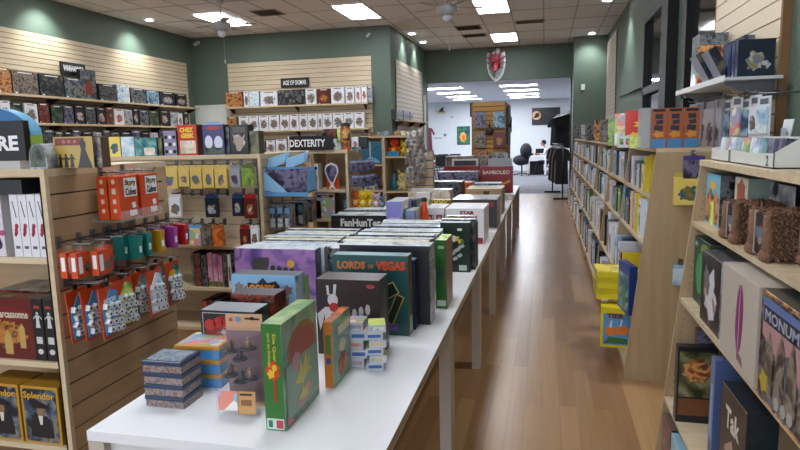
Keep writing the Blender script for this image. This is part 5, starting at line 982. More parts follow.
# tall orange figure boxes at the near end
def T4(px, Y): return aty(px, 120, Y)[0]
for k in range(3):
    o, dm = topright(4.17, .092, .245, .16, cm('a85a34'), cm('a8b4bc'), 'tall orange blue robot figure box, %s from the aisle on the nearest bookcase' % ORD[k], T4(651, 4.09)+.047+.0945*k, 0); o['group'] = 'tall orange figure boxes'
    decal(o, rect(0, .03, .084, .055), cm('4c84b4'), dm, name='blue_base'); decal(o, rect(0, .195, .045, .03), cm('2c2c38'), dm, name='robot_print'); decal(o, rect(.004, .16, .04, .025, .15), cm('2c2c38'), dm, name='robot_print'); decal(o, rect(-.002, .125, .05, .03, -.1), cm('2c2c38'), dm, name='robot_print'); decal(o, oval(0, .085, .032, .02, 10, 0, .2), cm('d0903c'), dm, name='flame_print'); decal(o, rect(0, .232, .07, .016), side_dark, dm, name='title_strip')
tag(carton('clear_case', .05, .16, .25, (T4(651, 4.09)-.028, 4.17, TBZ), 0, mat('wrap_pale', 'b8c0c4', .1, alpha=.6), mat('wrap_pale', 'b8c0c4', .1, alpha=.6), 'clear wrapped case', 'case'), 'clear wrapped case at the aisle end of the tall orange boxes', 'case')
carton('game_box', .03, .1, .22, (T4(699, 4.09), 4.16, TBZ), -.2, cm('c4a888'), cm('b89c7c'), 'pale tan upright box right of the tall orange figure boxes', 'game box')
o, dm = topright(4.75, .23, .26, .06, cm('b82a20'), cm('8c1c18'), 'red game with a yellow crowned grey figure on the nearest bookcase', (T4(629, 4.72)+T4(657, 4.72))/2, -.08); decal(o, [oval(.03, .1, .055, .075)], cm('8c8c90'), dm, name='figure_print'); decal(o, oval(.03, .16, .08, .04, 20, 0, .2), cm('d8b83c'), dm, name='crown_print', lift=.0012); decal(o, oval(-.06, .07, .045, .03, 14, .4, .2), cm('d8b83c'), dm, name='crown_print', lift=.0012)
topright(5.1, .13, .25, .05, 'multilight', cm('6cacc0'), 'pale blue picture game behind the red one on the bookcases', (T4(617, 5.08)+T4(631, 5.08))/2, -.06)
o, dm = topright(4.50, .085, .08, .08, cm('c4cccc'), cm('9cac9c'), 'small white box with green and red pictures before the red game', T4(625.5, 4.46), -.05); decal(o, rect(-.02, .04, .025, .04), A['green'], dm, name='picture_print'); decal(o, rect(.02, .04, .025, .04), A['multi'], dm, name='picture_print')
topright(4.36, .08, .07, .07, 'lime', cm('5ca03c'), 'small lime green and white box in front of the red game', T4(637, 4.32), -.05)
topright(5.32, .07, .22, .1, 'green', cm('2c6c34'), 'dark green wrapped box left of the pale blue picture game', T4(613.5, 5.27), -.1)
for k, (y, w, h, st, lb) in enumerate([(5.9, .16, .2, 'sky', 'pale blue wrapped box on top of the second bookcase'), (6.15, .12, .26, 'blue', 'blue box on top of the second bookcase'), (6.4, .12, .25, 'navyfig', 'navy box on top of the second bookcase'), (6.9, .12, .15, 'sky', 'small pale blue box on top of the third bookcase'),
                                      (7.6, .3, .26, 'brown', 'brown box on top of the third bookcase'), (8.6, .3, .28, 'battle', 'orange brown box on top of the fourth bookcase'), (9.5, .35, .27, 'dark', 'black box on top of the fourth bookcase'), (10.4, .3, .28, 'brown', 'brown wrapped box on top of the fifth bookcase'), (11.6, .3, .27, 'grey', 'grey box on top of the sixth bookcase'), (12.9, .3, .27, 'dark', 'black box on top of the seventh bookcase'), (14.1, .3, .27, 'brown', 'brown box on top of the last bookcase')]):
    topright(y, w, h, .16, st, SD.get(st, side_dark), lb, .80, -.35)
# hooks with packs on the near end panel of the first bookcase
def endpack(px, py, w, h, m, label, hdr):
    p = aty(px, py, 4.05); hang('pouch', 'pouch', w, h, .03, p[0], 4.045, p[2], label, None, cardpack(m, hdr), 0); peg(p[0], 4.082, p[2]+.012, .05, 'black peg holding the '+label.split(' hanging')[0], 'pegs on the bookcase end panel', 0)
endpack(694, 157, .12, .13, A['purple'], 'purple pouch hanging on the end panel of the nearest bookcase', cm('4c3c84')); endpack(689, 174, .17, .19, A['yelfig'], 'yellow net pouch hanging below the purple one', cm('b8a84c')); endpack(681, 266, .09, .12, A['sky'], 'blue and white pouch hanging low on the bookcase end panel', cm('9cb4d0'))
# ================================================================== NEAR RIGHT BOOKCASE
NY0, NY1, NT = .9, 2.96, 1.47
NB = 1.06
NZ = [1.222, .868, .385, .06]
o = bookcase(NY0, NY1, NT, NZ, NB, 'large sloping birch bookcase at the right picture edge', 'bookcase')
def ns(y, w, h, d_, z, st, side, label, inset=.02, rz=-PI/2, top=None, right=None, left=None, group=None, name='game_box', bevel=.0015):
    m = A[st] if isinstance(st, str) else st
    o = carton(name, w, d_, h, (fx(z)+inset+d_/2, y, z), rz, m, side, label, 'game box', group, top=top, right=right, left=left, bevel=bevel); return o, (w, d_, h)
def ny(px, py, z, inset=.02): return atx(px, py, fx(z)+inset)[1]
z = NZ[0]
def nb(ya, yb, zt, z, st, side, label, d_, inset, **k2): return ns((ya+yb)/2, abs(ya-yb), zt-z, d_, z, st, side, label, inset, **k2)
o, dm = nb(2.93, 2.71, 1.44, z, cm('6cb4d4'), cm('345c74'), 'blue sky and orange desert game at the left of the top shelf', .08, .05, right=A['dark'], left=A['teal']); decal(o, [[(-.1, .01), (.1, .01), (.1, .12), (.05, .15), (.02, .12), (-.04, .16), (-.1, .11)]], A['battle'], dm, name='desert_print'); decal(o, [oval(0, .17, .06, .02, 12, 0, .2)], cm('d8b858'), dm, name='title_cloud', lift=.0014); decal(o, rect(.0, .05, .06, .1), A['lime'], dm, name='tree_print', lift=.0014)
o, dm = nb(2.66, 2.50, 1.44, z, 'cream', cm('8c9a90'), 'pale game with red and cream figures behind the left fur box', .25, .09, left=A['multilight']); decal(o, oval(0, .16, .05, .05, 12, 0, .15), cm('b4604c'), dm, name='red_figure')
o, dm = nb(2.49, 2.25, 1.43, z, 'grey', side_dark, 'grey scenic game with round black badge behind the fur boxes', .15, .16, left=A['grey']); decal(o, oval(-.06, .185, .024, .024), ktxt, dm, name='round_badge')
fur = mat('brown_fur', '805e48', 1, bump=120); furd = mat('fur_dark', '5a4030', 1, bump=120)
def furbox(y, x, z, s, label, n_=5):
    o = tag(empty('fur_box', (x, y, z), -PI/2), label, 'fur box', 'brown fur covered game boxes'); rs = random.Random(int(y*100))
    h_, w, d_ = .155*s, .155*s, .25*s
    b_ = MB().box(-w/2+.005, w/2-.005, 0, d_, .008, h_-.008).build('box_body', furd, o)
    f_ = MB()
    for k in range(1500):
        e = rs.randrange(4); u = rs.random(); v = rs.random()
        if e == 0: p = (-w/2+u*w, v*d_, h_-.006); n_ = (0, 0, 1)
        elif e == 1: p = (-w/2+.004, u*d_, v*h_); n_ = (-1, 0, 0)
        elif e == 2: p = (w/2-.004, u*d_, v*h_); n_ = (1, 0, 0)
        else: q = rs.choice((-1, 1)); p = (q*(w/2-.014*rs.random()), .0, v*h_); n_ = (q*.4, -1, 0)
        l_ = .010+.008*rs.random(); e_ = (p[0]+n_[0]*l_*.8+rs.uniform(-.008, .008), p[1]+n_[1]*l_*.8+rs.uniform(-.008, .008), max(.002, p[2]+n_[2]*l_*.7-.006))
        f_.tube(p, e_, .0042, .001, 4)
    for q in (-1, 1):
        f_.tube((q*w*.42, -.004, .01), (q*w*.42, -.004, h_-.01), .017*s, .015*s, 8)
        f_.ball((q*w*.42, -.008, .02), .02, 8, 0, (1, 1.1, 1.1))
    f_.build('fur', fur, o)
    MB().box(-w*.28, w*.28, -.006, .0, h_*.1, h_*.9).build('front_window', A['darkfig'], o); MB().box(-w*.28, w*.28, -.008, -.006, h_*.42, h_*.62).build('name_label', cm('5c6c78'), o)
    MB().box(-w*.3, -w*.28, -.009, 0, h_*.05, h_*.95).build('window_edge', cm('b8a8a0'), o); MB().box(w*.28, w*.3, -.009, 0, h_*.05, h_*.95).build('window_edge', cm('b8a8a0'), o)
furbox(2.40, fx(z)+.015, z+.001, .95, 'brown fur covered game box, left one on the top shelf'); furbox(2.08, fx(z)+.012, z+.001, 1.0, 'larger brown fur covered game box, middle of the top shelf'); furbox(1.89, fx(z)+.10, z+.001, 1.25, 'brown fur covered game box at the far right, set back')
# second shelf
z = NZ[1]
gl = mat('deep_green_card', '123a2c', .35)
o, dm = nb(2.93, 2.66, 1.16, z, gl, cm('0f2c24'), 'dark green glowing forest game leaning at the left of the second shelf', .06, .05, right=A['darkgreen'], left=A['darkgreen']); decal(o, [oval(-.02, .14, .07, .09)], cm('2f8c54'), dm, name='glow_print'); decal(o, [oval(.05, .25, .07, .03, 12)], cm('6c8c2c'), dm, name='leaf_print'); text(o, 'PH', -.09, .26, .04, .02, cm('b8c8c0'), dm, lift=.002)
o, dm = nb(2.62, 2.34, 1.15, z, 'darkfig', cm('2c2c30'), 'black and white smoky horse game on the second shelf', .20, .01, right=A['grey'], top=cm('5c5c60')); decal(o, [[(-.02, .2), (.04, .24), (.06, .18), (.03, .12), (.07, .05), (.0, .03), (-.04, .1), (-.01, .14)]], cm('c8c8cc'), dm, name='smoke_print'); decal(o, oval(-.05, .18, .04, .05, 12, .3, .2), cm('6c6468'), dm, name='horse_print', lift=.0012)
lin = mat('linen_card', 'b0a699', .5)
o, dm = nb(2.25, 1.885, 1.175, z, lin, lin, 'large beige game with a purple feather on the second shelf', .3, -.01, top=lin); decal(o, [oval(.02, .165, .035, .11, 20)], cm('7c2c64'), dm, name='feather_print'); decal(o, [rect(.02, .15, .003, .24)], cm('c0a0b4'), dm, name='feather_quill', lift=.0014); decal(o, [rect(.02+.02*k, .045-.004*k, .01, .03, .2*k) for k in range(3)], cm('8c4c64'), dm, name='letter_print', lift=.0014)
o, dm = nb(1.86, 1.42, 1.18, z, 'battle', cm('2c2c30'), 'large dark city game with silver capitals at the right edge', .09, -.01, top=cm('26282c')); w, d_, h = dm
decal(o, rect(0, h/2, w-.02, h-.02), A['dark'], dm, name='picture_panel', lift=.0008); decal(o, rect(0, h*.86, w-.04, h*.16), cm('5c70a0'), dm, name='sky_print', lift=.0016); decal(o, [[(-w*.44, h*.78), (w*.44, h*.78), (w*.44, h*.5), (w*.3, h*.56), (w*.15, h*.42), (0, h*.6), (-w*.2, h*.5), (-w*.44, h*.6)]], cm('b08488'), dm, name='dusk_print', lift=.0016)
decal(o, [[(-.17+.08*k, .03), (-.10+.08*k, .03), (-.105+.08*k, .16+.03*(k % 2)), (-.135+.08*k, .21+.02*(k % 3)), (-.165+.08*k, .16)] for k in range(4)], A['brown'], dm, name='tower_print', lift=.0024); decal(o, rect(.0, h*.80, w*.86, .045), cm('2c303c'), dm, name='title_panel', lift=.0024); text(o, 'MONUMENT', .0, h*.80, w*.8, .032, cm('9ca0b0'), dm, lift=.0034)
decal(o, [oval(-.06+.045*k, .035, .018, .018) for k in range(3)], cm('9c9c98'), dm, name='badge_print', lift=.0032); decal(o, [oval(-.16, .06, .03, .03, 10, 0, .2)], cm('a8942c'), dm, name='figure_print', lift=.0032)
# third shelf
z = NZ[2]
o = carton('game_box', .155, .05, .335, (.636, 2.70, z), 0, cm('16181a'), cm('121416'), 'dark game with mossy brown scene and orange lower band on the third shelf', 'game box'); dm = (.155, .05, .335)
decal(o, rect(0, .215, .14, .2), A['olive'], dm, name='scene_print'); decal(o, oval(.0, .235, .055, .05, 16, 0, .15), A['battle'], dm, name='scene_print', lift=.0012); decal(o, rect(0, .07, .14, .075), cm('6c4024'), dm, name='lower_band')
carton('game_box', .13, .05, .38, (.72, 2.80, z), 0, A['purple'], cm('3c3840'), 'grey purple game standing behind the mossy scene game', 'game box')
o, dm = nb(2.39, 2.335, .79, z, cm('5c7094'), cm('4c5c84'), 'thin grey blue game spine standing in the middle of the third shelf', .2, .055, right=cm('4c5c84')); decal(o, rect(0, .2, .02, .2), cm('8ca0c4'), dm, name='spine_print'); decal(o, oval(0, .06, .01, .02), cm('2c3448'), dm, name='spine_mark')
carton('game_box', .06, .2, .36, (.75, 2.275, z), 0, cm('2c3c4c'), cm('28384c'), 'slate blue game between the grey blue spine and the brown game', 'game box')
o, dm = nb(2.22, 1.95, .76, z, cm('2c2420'), cm('1c2830'), 'dark brown game with pale brushed letters beside the blue spine', .09, .05, left=cm('1c2834')); text(o, 'Tak', .0, .28, .15, .075, cm('c8c0b4'), dm, bold=.03); decal(o, [rect(-.03, .18, .09, .03, .6)], cm('9c8474'), dm, name='piece_print'); decal(o, [rect(.06, .13, .09, .025, -.5)], cm('8c7464'), dm, name='piece_print'); decal(o, [rect(-.02, .07, .1, .03, .2)], cm('9c8474'), dm, name='piece_print')
o, dm = nb(1.90, 1.45, .655, z, cm('d0c020'), cm('d0c020'), 'yellow edged game with fantasy crowd picture on the third shelf', .2, .03, top=cm('2c3034')); w, d_, h = dm; decal(o, rect(0, h/2, w-.04, h-.03), cm('5c6484'), dm, name='picture_panel'); text(o, 'SMALL WORLD', .0, h*.75, w*.8, .05, cm('a8b0cc'), dm, lift=.002, bold=.04); decal(o, [oval(-.12+.08*k, .08, .03, .035, 12, 0, .15) for k in range(4)], A['multi'], dm, name='crowd_print', lift=.0014)
decal(o, frame(0, 0, w-.005, .195, .02), cm('d0c020'), dm, 'top', name='top_border'); decal(o, [oval(-.08, 0, .07, .05, 12, 0, .2)], A['orange'], dm, 'top', name='top_picture'); decal(o, [oval(.1, 0, .05, .05, 12, 0, .2)], A['red'], dm, 'top', name='top_picture')
# bottom shelf
z = NZ[3]
o, dm = ns(2.78, .2, .27, .05, z, 'darkred', cm('5c4c44'), 'dark red brown game at the left of the bottom shelf', inset=.02); o, dm = ns(2.6, .2, .27, .04, z, cm('8cb4c4'), cm('7ca0b4'), 'pale blue game with red swirl on the bottom shelf', inset=.02); decal(o, [oval(.02, .15, .05, .05, 12, 0, .2)], cm('b04c44'), dm, name='swirl_print')
ns(2.32, .26, .26, .1, z, 'brown', side_brown, 'brown game in the middle of the bottom shelf'); ns(2.0, .3, .27, .1, z, 'dark', side_dark, 'black game at the right of the bottom shelf')
# displays on top: white card trays and leaflets
def traybox(y, x, w, d_, h, label, mats, n_, num=None, zt=NT+.0255):
    o = tag(empty('counter_tray', (x, y, zt), -PI/2), label, 'display tray', 'white card counter trays'); wc = cm('d4d6d0')
    MB().box(-w/2, w/2, -d_/2, d_/2, 0, .004).prism([(-w/2, 0), (w/2, 0), (w/2, .05), (.0, .045), (-w/2, .05)], -d_/2, -d_/2+.003).prism([(-d_/2, 0), (d_/2, 0), (d_/2, h), (d_/2-.03, h), (-d_/2, .05)], -w/2, -w/2+.003, 0, 'yz').prism([(-d_/2, 0), (d_/2, 0), (d_/2, h), (d_/2-.03, h), (-d_/2, .05)], w/2-.003, w/2, 0, 'yz').box(-w/2+.003, w/2-.003, d_/2-.003, d_/2, 0, h).build('tray', wc, o)
    if num: text(o, num, w*.38, .024, .024, .034, cm('3c4c50'), (w, d_, .05), name='number_print', lift=.001)
    for k in range(n_): MB().obox((-w/2+.02+(w-.04)*(k+.5)/n_, .0+.01*(k % 2), .004+.047), ((w-.05)/n_*.9, d_*.5, .085), Matrix.Rotation(-.12, 3, 'X'), 0).build('packet', mats[k % len(mats)], o)
    return o
traybox(2.79, .765, .26, .11, .07, 'left white tray of pastel packets on the near bookcase', [A['shrink'], A['multilight'], A['sky']], 3)
traybox(2.40, .765, .46, .11, .10, 'wide white tray of packets marked with the number two', [A['multilight'], A['shrink'], A['sky'], A['teal'], A['purple'], A['purple']], 6, '2')
for k, (y, x, h) in enumerate(((2.56, .87, .16), (2.22, .88, .18), (2.08, .87, .15))):
    o = tag(MB().obox((0, 0, h/2), (.09, .004, h), Matrix.Rotation(-.15, 3, 'X')).build('leaflet', cm('d0d6d8'), None, (x, y, NT+.0255+.002), -PI/2-.2*k), 'white leaflet sticking up behind the trays, %s from the left' % ORD[k], 'leaflet', 'leaflets behind the trays'); decal(o, rect(0, h*.7, .05, .03), cm('9cacb8'), (.09, .01, h), name='leaflet_print')
tag(MB().box(-.05, .05, -.04, .04, 0, .012).build('card_holder', mat('holder_clear', 'b8c8cc', .1), None, (.74, 1.86, NT+.0255)), 'small clear card holder right of the numbered tray', 'holder')
# ================================================================== RIGHT PIER: shelf with boxed sets and hanging sleeves
o = tag(empty('wall_shelf', (1.199, 4.22, 1.90)), 'white shelf on the near right slat panel', 'shelf'); MB().box(-.275, 0, -.62, .62, -.016, 0).box(-.28, -.275, -.62, .62, -.02, .012).build('shelf_board', mat('shelf_white', 'd0d2d2', .35), o)
for y in (-.5, .5): MB().prism([(0, -.016), (0, -.12), (-.02, -.12), (-.25, -.03), (-.25, -.016)], y-.004, y+.004, 0).build('bracket', chrome, o)
Z9 = 1.9
def ws(px0, px1, yb, h, Y, d_, st, side, label, rot=0, left=None):
    pass
sets = [(4.68, .2, .37, .18, 'dark', mat('silver_wrap', '9ca4a8', .12), 'tall grey boxed set at the far end of the white shelf'), (4.53, .06, .28, .2, 'battle', cm('3c241c'), 'narrow orange spined box beside the tall grey set'), (4.36, .20, .27, .06, 'navyfig', cm('1c2c50'), 'blue boxed set behind the leaning boxes'), (4.12, .17, .27, .06, 'navy', cm('1c2c50'), 'dark blue boxed set with white script'),
        (3.93, .06, .2, .18, 'blue', cm('1c3060'), 'blue box with pale side near the raw panel edge'), (3.85, .055, .2, .18, 'navyfig', cm('1f3468'), 'blue and gold patterned box second from the panel edge'), (3.78, .055, .2, .18, 'navygold', cm('28345c'), 'gold patterned box nearest the panel edge'), (3.715, .05, .2, .18, 'navyfig', cm('28345c'), 'brown patterned box ending the white shelf row')]
for (y, w, h, d_, st, sd, lb) in sets:
    o = carton('boxed_set', d_, w, h, (1.19-d_/2-.006, y, Z9), 0, A[st], sd, lb, 'game box', 'boxed sets on the white wall shelf', left=sd, right=A[st], top=cm('4c5058'))
for k, (y, x) in enumerate(((4.18, 1.0), (3.98, 1.02))):
    o = carton('boxed_set', .05, .16, .2, (x, y, Z9+.012), 0, A['navygold'], cm('24386c'), '%s of two small boxes leaning on the white wall shelf' % ['farther', 'nearer'][k], 'game box', 'leaning boxes on the white wall shelf', left=cm('8c94a4')); o.rotation_euler = (0, -.5, 0)
def sleeve(m):
    def f(o, w, h, d):
        MB().box(-w/2, w/2, -.0015, .0015, -h, 0).build('backing_card', cm('d2d6da'), o); MB().box(-w*.42, w*.42, -.012, -.0015, -h*.75, -h*.22).build('bubble', m, o); MB().box(-w*.3, w*.3, -.0025, -.0015, -h*.16, -h*.05).build('header_print', cm('5c6470'), o)
    return f
pks = [(694, 104, .34, 'greyfig', 0), (700, 103, .33, 'greyfig', 0), (706, 102, .32, 'brown', 0), (713, 101, .32, 'greyfig', 0), (720, 99, .31, 'greyfig', 0), (728, 100, .30, 'blue', 1), (738, 96, .29, 'multilight', 1), (746, 99, .27, 'blue', 1), (756, 95, .27, 'white', 1), (765, 96, .24, 'sky', 1)]
for k, (px, py, h, st, wht_) in enumerate(pks):
    X = 1.04+.02*(k % 3); p = atx(px, py, X); w = .15 if k < 5 else .13
    f = sleeve(A[st]) if wht_ else (lambda o, w, h, d: (MB().box(-w/2, w/2, -.018, .0, -h, -.05).build('bag', A['greyfig'], o), MB().box(-w/2, w/2, -.0015, .0015, -.05, 0).build('header_card', cm('8c8c94'), o)))
    hang('sleeve_pack', 'sleeve pack', w, h, .012, X, p[1], p[2], '%s, %s from the far end under the white shelf' % ('clear bag of grey pieces' if not wht_ else 'white card sleeve pack', ORD[k]), 'hanging packs under the white shelf', f, -PI/2+.15)
    peg(1.199, p[1], p[2]+.014, 1.199-X+.03, 'thin steel peg, %s from the far end under the white shelf' % ORD[k], 'pegs under the white shelf', -PI/2)
# ================================================================== SLATTED TOWER, DRAGON SHIELD, FAR ROOM
TWY = 13.4
xa, xb = aty(472, 104, TWY)[0], aty(505.5, 104, TWY)[0]; tz = aty(490, 102, TWY)[2]
o = tag(empty('slat_tower', ((xa+xb)/2, TWY+1.0, 0)), 'freestanding slatted wood tower hung with framed games beyond the tables', 'display stand'); tw = xb-xa
mb = MB().box(-tw/2+.02, tw/2-.02, -.98, .98, 0, tz-.02, 1); z = tz
while z > .1: mb.box(-tw/2, tw/2, -1.0, 1.0, z-.085, z, 0); z -= .1
mb.build('slat_body', [wood('tower_oak', 'b08444', 'a0763a', .5), groove], o)
MB().box(-tw/2-.01, -tw/2+.02, -1.01, -.99, 0, tz).box(tw/2-.02, tw/2+.01, -1.01, -.99, 0, tz).build('corner_trim', cm('7c5428'), o)
for k, (px, py, st, lb) in enumerate([(480, 112, 'purple', 'grey purple game hanging top left on the slatted tower'), (499, 112, 'blue', 'blue grey game hanging top right on the slatted tower'), (480, 132, 'brown', 'brown game hanging lower left on the slatted tower'), (499, 132, 'redfig', 'reddish game hanging lower right on the slatted tower')]):
    p = aty(px, py, TWY-.06); carton('framed_game', .24, .045, .34, (p[0], TWY-.035, p[2]-.34), 0, A[st], side_dark, lb, 'game box', 'games on the slatted tower')
p = aty(489.5, 131, TWY-.05); o = tag(empty('hand_bag', (p[0], TWY-.05, p[2])), 'small dark brown round trinket hung in the middle of the slatted tower', 'trinket'); MB().ball((0, 0, 0), .085, 12, 0, (1, .4, 1.1)).build('body', mat('trinket_brown', '2c1a12', .6), o); MB().tube((0, 0, .08), (0, .02, .2), .012).build('strap', black, o)
o.name = 'trinket'
for k, (y, z) in enumerate(((13.8, 1.9), (14.3, 1.9), (13.8, 1.45), (14.3, 1.45), (14.8, 1.7))): carton('framed_game', .3, .05, .36, (xb+.03, y, z), PI/2, A['navyfig' if k % 2 else 'dark'], side_dark, 'dark game on the right side of the slatted tower, %s' % ['near upper', 'far upper', 'near lower', 'far lower', 'rearmost'][k], 'game box', 'games on the side of the slatted tower')
carton('framed_game', .16, .05, .3, (xa-.03, 13.55, 2.05), -PI/2, A['redfig'], side_dark, 'reddish dark piece hanging off the left side of the slatted tower', 'game box')
# dragon head on a shield
p = aty(496, 80, YH-.06); c = aty(496, 47, YH)[2]; b0 = aty(496, 82, YH)[2]
o = tag(empty('dragon_shield', (p[0], YH-.005, (c+b0)/2)), 'red dragon head mounted on a pointed silver grey shield over the opening', 'wall trophy'); hh = (c-b0)/2; s_ = hh
sh = [(0, -1.0), (.22, -.85), (.42, -.55), (.52, -.15), (.55, .25), (.5, .7), (.3, .62), (.0, .8), (-.3, .62), (-.5, .7), (-.55, .25), (-.52, -.15), (-.42, -.55), (-.22, -.85)]
MB().prism([(a*s_, b_*s_) for a, b_ in sh], -.03, 0).build('shield', mat('shield_rim', 'b8bcc0', .35, .5), o); MB().prism([(a*s_*.86, b_*s_*.86) for a, b_ in sh], -.045, -.03).build('shield_face', art('shield_paint', ['6c7074', '9ca0a4', '54585c', 'b0b4b8'], 14), o)
red = mat('dragon_red', 'a8404c', .5, bump=40); hd = MB()
hd.ball((0, -.14, .08*s_), .2*s_, 14, 0, (1, 1, 1.25)).ball((0, -.2, .28*s_), .16*s_, 12, 0, (1.3, .8, .8)).tube((0, -.18, .0), (0, -.40, -.28*s_), .16*s_, .09*s_, 12).ball((0, -.40, -.30*s_), .1*s_, 10, 0, (1.2, .8, .8))
for q in (-1, 1):
    hd.tube((q*.12*s_, -.16, .36*s_), (q*.4*s_, -.08, .78*s_), .06*s_, .01*s_, 8).tube((q*.16*s_, -.14, .2*s_), (q*.5*s_, -.06, .4*s_), .06*s_, .008*s_, 8).tube((q*.18*s_, -.12, .02*s_), (q*.46*s_, -.05, .1*s_), .05*s_, .008*s_, 8).tube((q*.16*s_, -.12, -.12*s_), (q*.34*s_, -.05, -.2*s_), .05*s_, .008*s_, 8).ball((q*.1*s_, -.3, .14*s_), .05*s_, 8, 0, (1.4, 1, .7))
for k in range(3): hd.tube((0, -.16+.02*k, (.3-.05*k)*s_), (0, -.2, (.7-.16*k)*s_), .04*s_, .008*s_, 8)
dh = hd.build('dragon_head', red, o); dh.scale = (1.25, 1, 1.2); MB().tube((0, -.3, -.2*s_), (0, -.34, -.48*s_), .09*s_, .04*s_, 10).build('lower_jaw', mat('jaw_dark', '5c2c34', .6), o)
for q in (-1, 1): MB().ball((q*.12*s_, -.35, .14*s_), .03*s_, 8).build('eye', mat('bone', 'd8ccb0', .4), o); MB().tube((q*.07*s_, -.42, -.34*s_), (q*.07*s_, -.43, -.45*s_), .016*s_, .003*s_, 6).build('fang', MC['bone'], o)
mb = None
# clothes rails beside the stub wall
def rail(p, q, zt, label):
    o = tag(empty('garment_rail', (p[0], p[1], 0)), label, 'clothes rail'); d = Vector((q[0]-p[0], q[1]-p[1], 0))
    for e in (Vector((0, 0, 0)), d): MB().tube((e.x, e.y, .05), (e.x, e.y, zt), .018).build('post', blackm, o); MB().box(e.x-.22, e.x+.22, e.y-.02, e.y+.02, 0, .05).build('foot', blackm, o)
    MB().tube((0, 0, zt), (d.x, d.y, zt), .014).build('rail', blackm, o); return o
rail((.86, 17.25), (.40, 22.6), 2.30, 'tall black clothes rail running back from the green stub wall'); rail((.44, 15.75), (.22, 17.7), 1.38, 'low black clothes rail at the end of the aisle')
def garment(x, y, z, l, w, colr, label, group):
    o = tag(empty('shirt', (x, y, z)), label, 'shirt', group); m = mat('cloth_'+colr, colr, .9)
    MB().prism([(-w/2, -l), (w/2, -l), (w*.42, -.16), (w*.62, -.34), (w*.72, -.28), (w*.5, -.04), (w*.15, .0), (-w*.15, .0), (-w*.5, -.04), (-w*.72, -.28), (-w*.62, -.34), (-w*.42, -.16)], -.02, .02).build('fabric', m, o)
    MB().tube((-w*.3, 0, .0), (0, 0, .05), .006, seg=6).tube((w*.3, 0, 0), (0, 0, .05), .006, seg=6).tube((0, 0, .05), (0, 0, .1), .004, seg=6).build('hanger', mat('hanger_clear', 'c8d0d8', .2), o)
for k in range(26): garment(.84-.43*k/26, 17.45+5.0*k/26, 2.20, .95, .5, '0e0f12' if k % 3 else '17181d', 'black shirt on the tall rail, %s from the front' % (ORD[k] if k < 26 else ('one of the rearmost',)[0]), 'black shirts on the tall rail')
for k in range(13): garment(.43-.2*k/13, 15.85+1.75*k/13, 1.28, .9, .30, ['26262a', '2c2428', '55565c', '8c8a90', '16161a'][k % 5], '%s garment on the low rail, %s from the front' % (['charcoal', 'dark maroon', 'mid grey', 'pale grey', 'black'][k % 5], ORD[k]), 'garments on the low rail')
# far room furniture
def desk(x0, x1, y0, y1, h, label):
    o = tag(empty('white_table', ((x0+x1)/2, (y0+y1)/2, 0)), label, 'table'); w, d_ = (x1-x0)/2, (y1-y0)/2
    MB().box(-w, w, -d_, d_, h-.05, h).build('table_top', white, o)
    for a in (-1, 1):
        for b_ in (-1, 1): q = MB().box(-.035, .035, -.035, .035, 0, h-.05).build('leg', white, o); q.location = (a*(w-.04), b_*(d_-.04), 0)
    return o
p0, p1 = aty(527, 154, 25.5), aty(546.5, 154, 25.5)
desk(p0[0], p1[0], 25.5, 26.6, .80, 'white table in the far room where the person sits'); 
def chair(x, y, rz, label, group='black folding chairs in the far room'):
    o = tag(empty('folding_chair', (x, y, 0), rz), label, 'chair', group)
    MB().box(-.21, .21, -.2, .2, .44, .47).build('seat', black, o); MB().box(-.2, .2, .2, .225, .58, .95).build('backrest', black, o)
    for a in (-1, 1): MB().tube((a*.2, .21, .95), (a*.2, -.2, 0), .014, seg=6).build('leg', blackm, o); MB().tube((a*.18, -.1, .45), (a*.18, .26, 0), .014, seg=6).build('leg', blackm, o)
for k, (px, yy) in enumerate([(426, 23.75), (438, 23.75), (450, 23.75), (432, 24.7), (444, 24.7), (456, 24.7)]): chair(aty(px, 150, yy)[0], yy, PI, 'black folding chair, %s from the left in the %s row beyond the far white table' % (ORD[k % 3], ['front', 'back'][k//3]))
desk(aty(424, 158, 22.5)[0]-.6, aty(462, 158, 22.5)[0], 22.3, 23.3, .76, 'long white table with black chairs in the far room, left of the tower')
for k, x in enumerate((-5.0, -4.35, -3.7)): chair(x, 21.9, 0, 'black folding chair on the near side of the far table, %s from the left' % ORD[k])
xk = aty(522, 160, 25.6)[0]; o = tag(empty('office_chair', (xk, 25.5, 0), -PI/2), 'black padded office chair with dark jacket left of the far white table', 'chair')
MB().ball((0, 0, .5), .27, 14, 0, (1, 1, .3)).build('seat', black, o); MB().ball((0, .22, .92), .3, 14, 0, (.95, .3, 1.25)).build('backrest', black, o); MB().tube((0, 0, .1), (0, 0, .5), .03).build('stem', blackm, o); MB().ball((0, .16, 1.0), .4, 12, 0, (.95, .6, .8)).ball((0, -.05, .62), .36, 12, 0, (1, .9, .6)).build('jacket', mat('jacket_dark', '1c1e26', .9), o)
for k in range(5): q = MB().tube((0, 0, .1), (.3, 0, .05), .022, .015, 8).ball((.3, 0, .035), .035, 8).build('castor_leg', blackm, o); q.rotation_euler = (0, 0, k*2*PI/5)
# laptop / clutter on the far table
xc = (p0[0]+p1[0])/2; tag(MB().box(-.2, .2, -.13, .13, 0, .02).prism([(-.13, .02), (-.17, .27), (-.155, .27), (-.115, .02)], -.2, .2, 0, 'yz').build('laptop', black, None, (xc+.1, 26.05, .80), .3), 'open black laptop on the far white table', 'laptop')
tag(MB().box(-.16, .16, -.1, .1, 0, .09).build('dark_box', black, None, (xc-.3, 25.8, .80)), 'low dark box on the left end of the far white table', 'box')
tag(MB().box(-.28, .28, -.2, .2, 0, .55).build('dark_block', mat('block_dark', '15171c', .7), None, (xc, 26.1, 0)), 'plain dark block under the far white table', 'box')  # one even dark block fills the table's dark underside
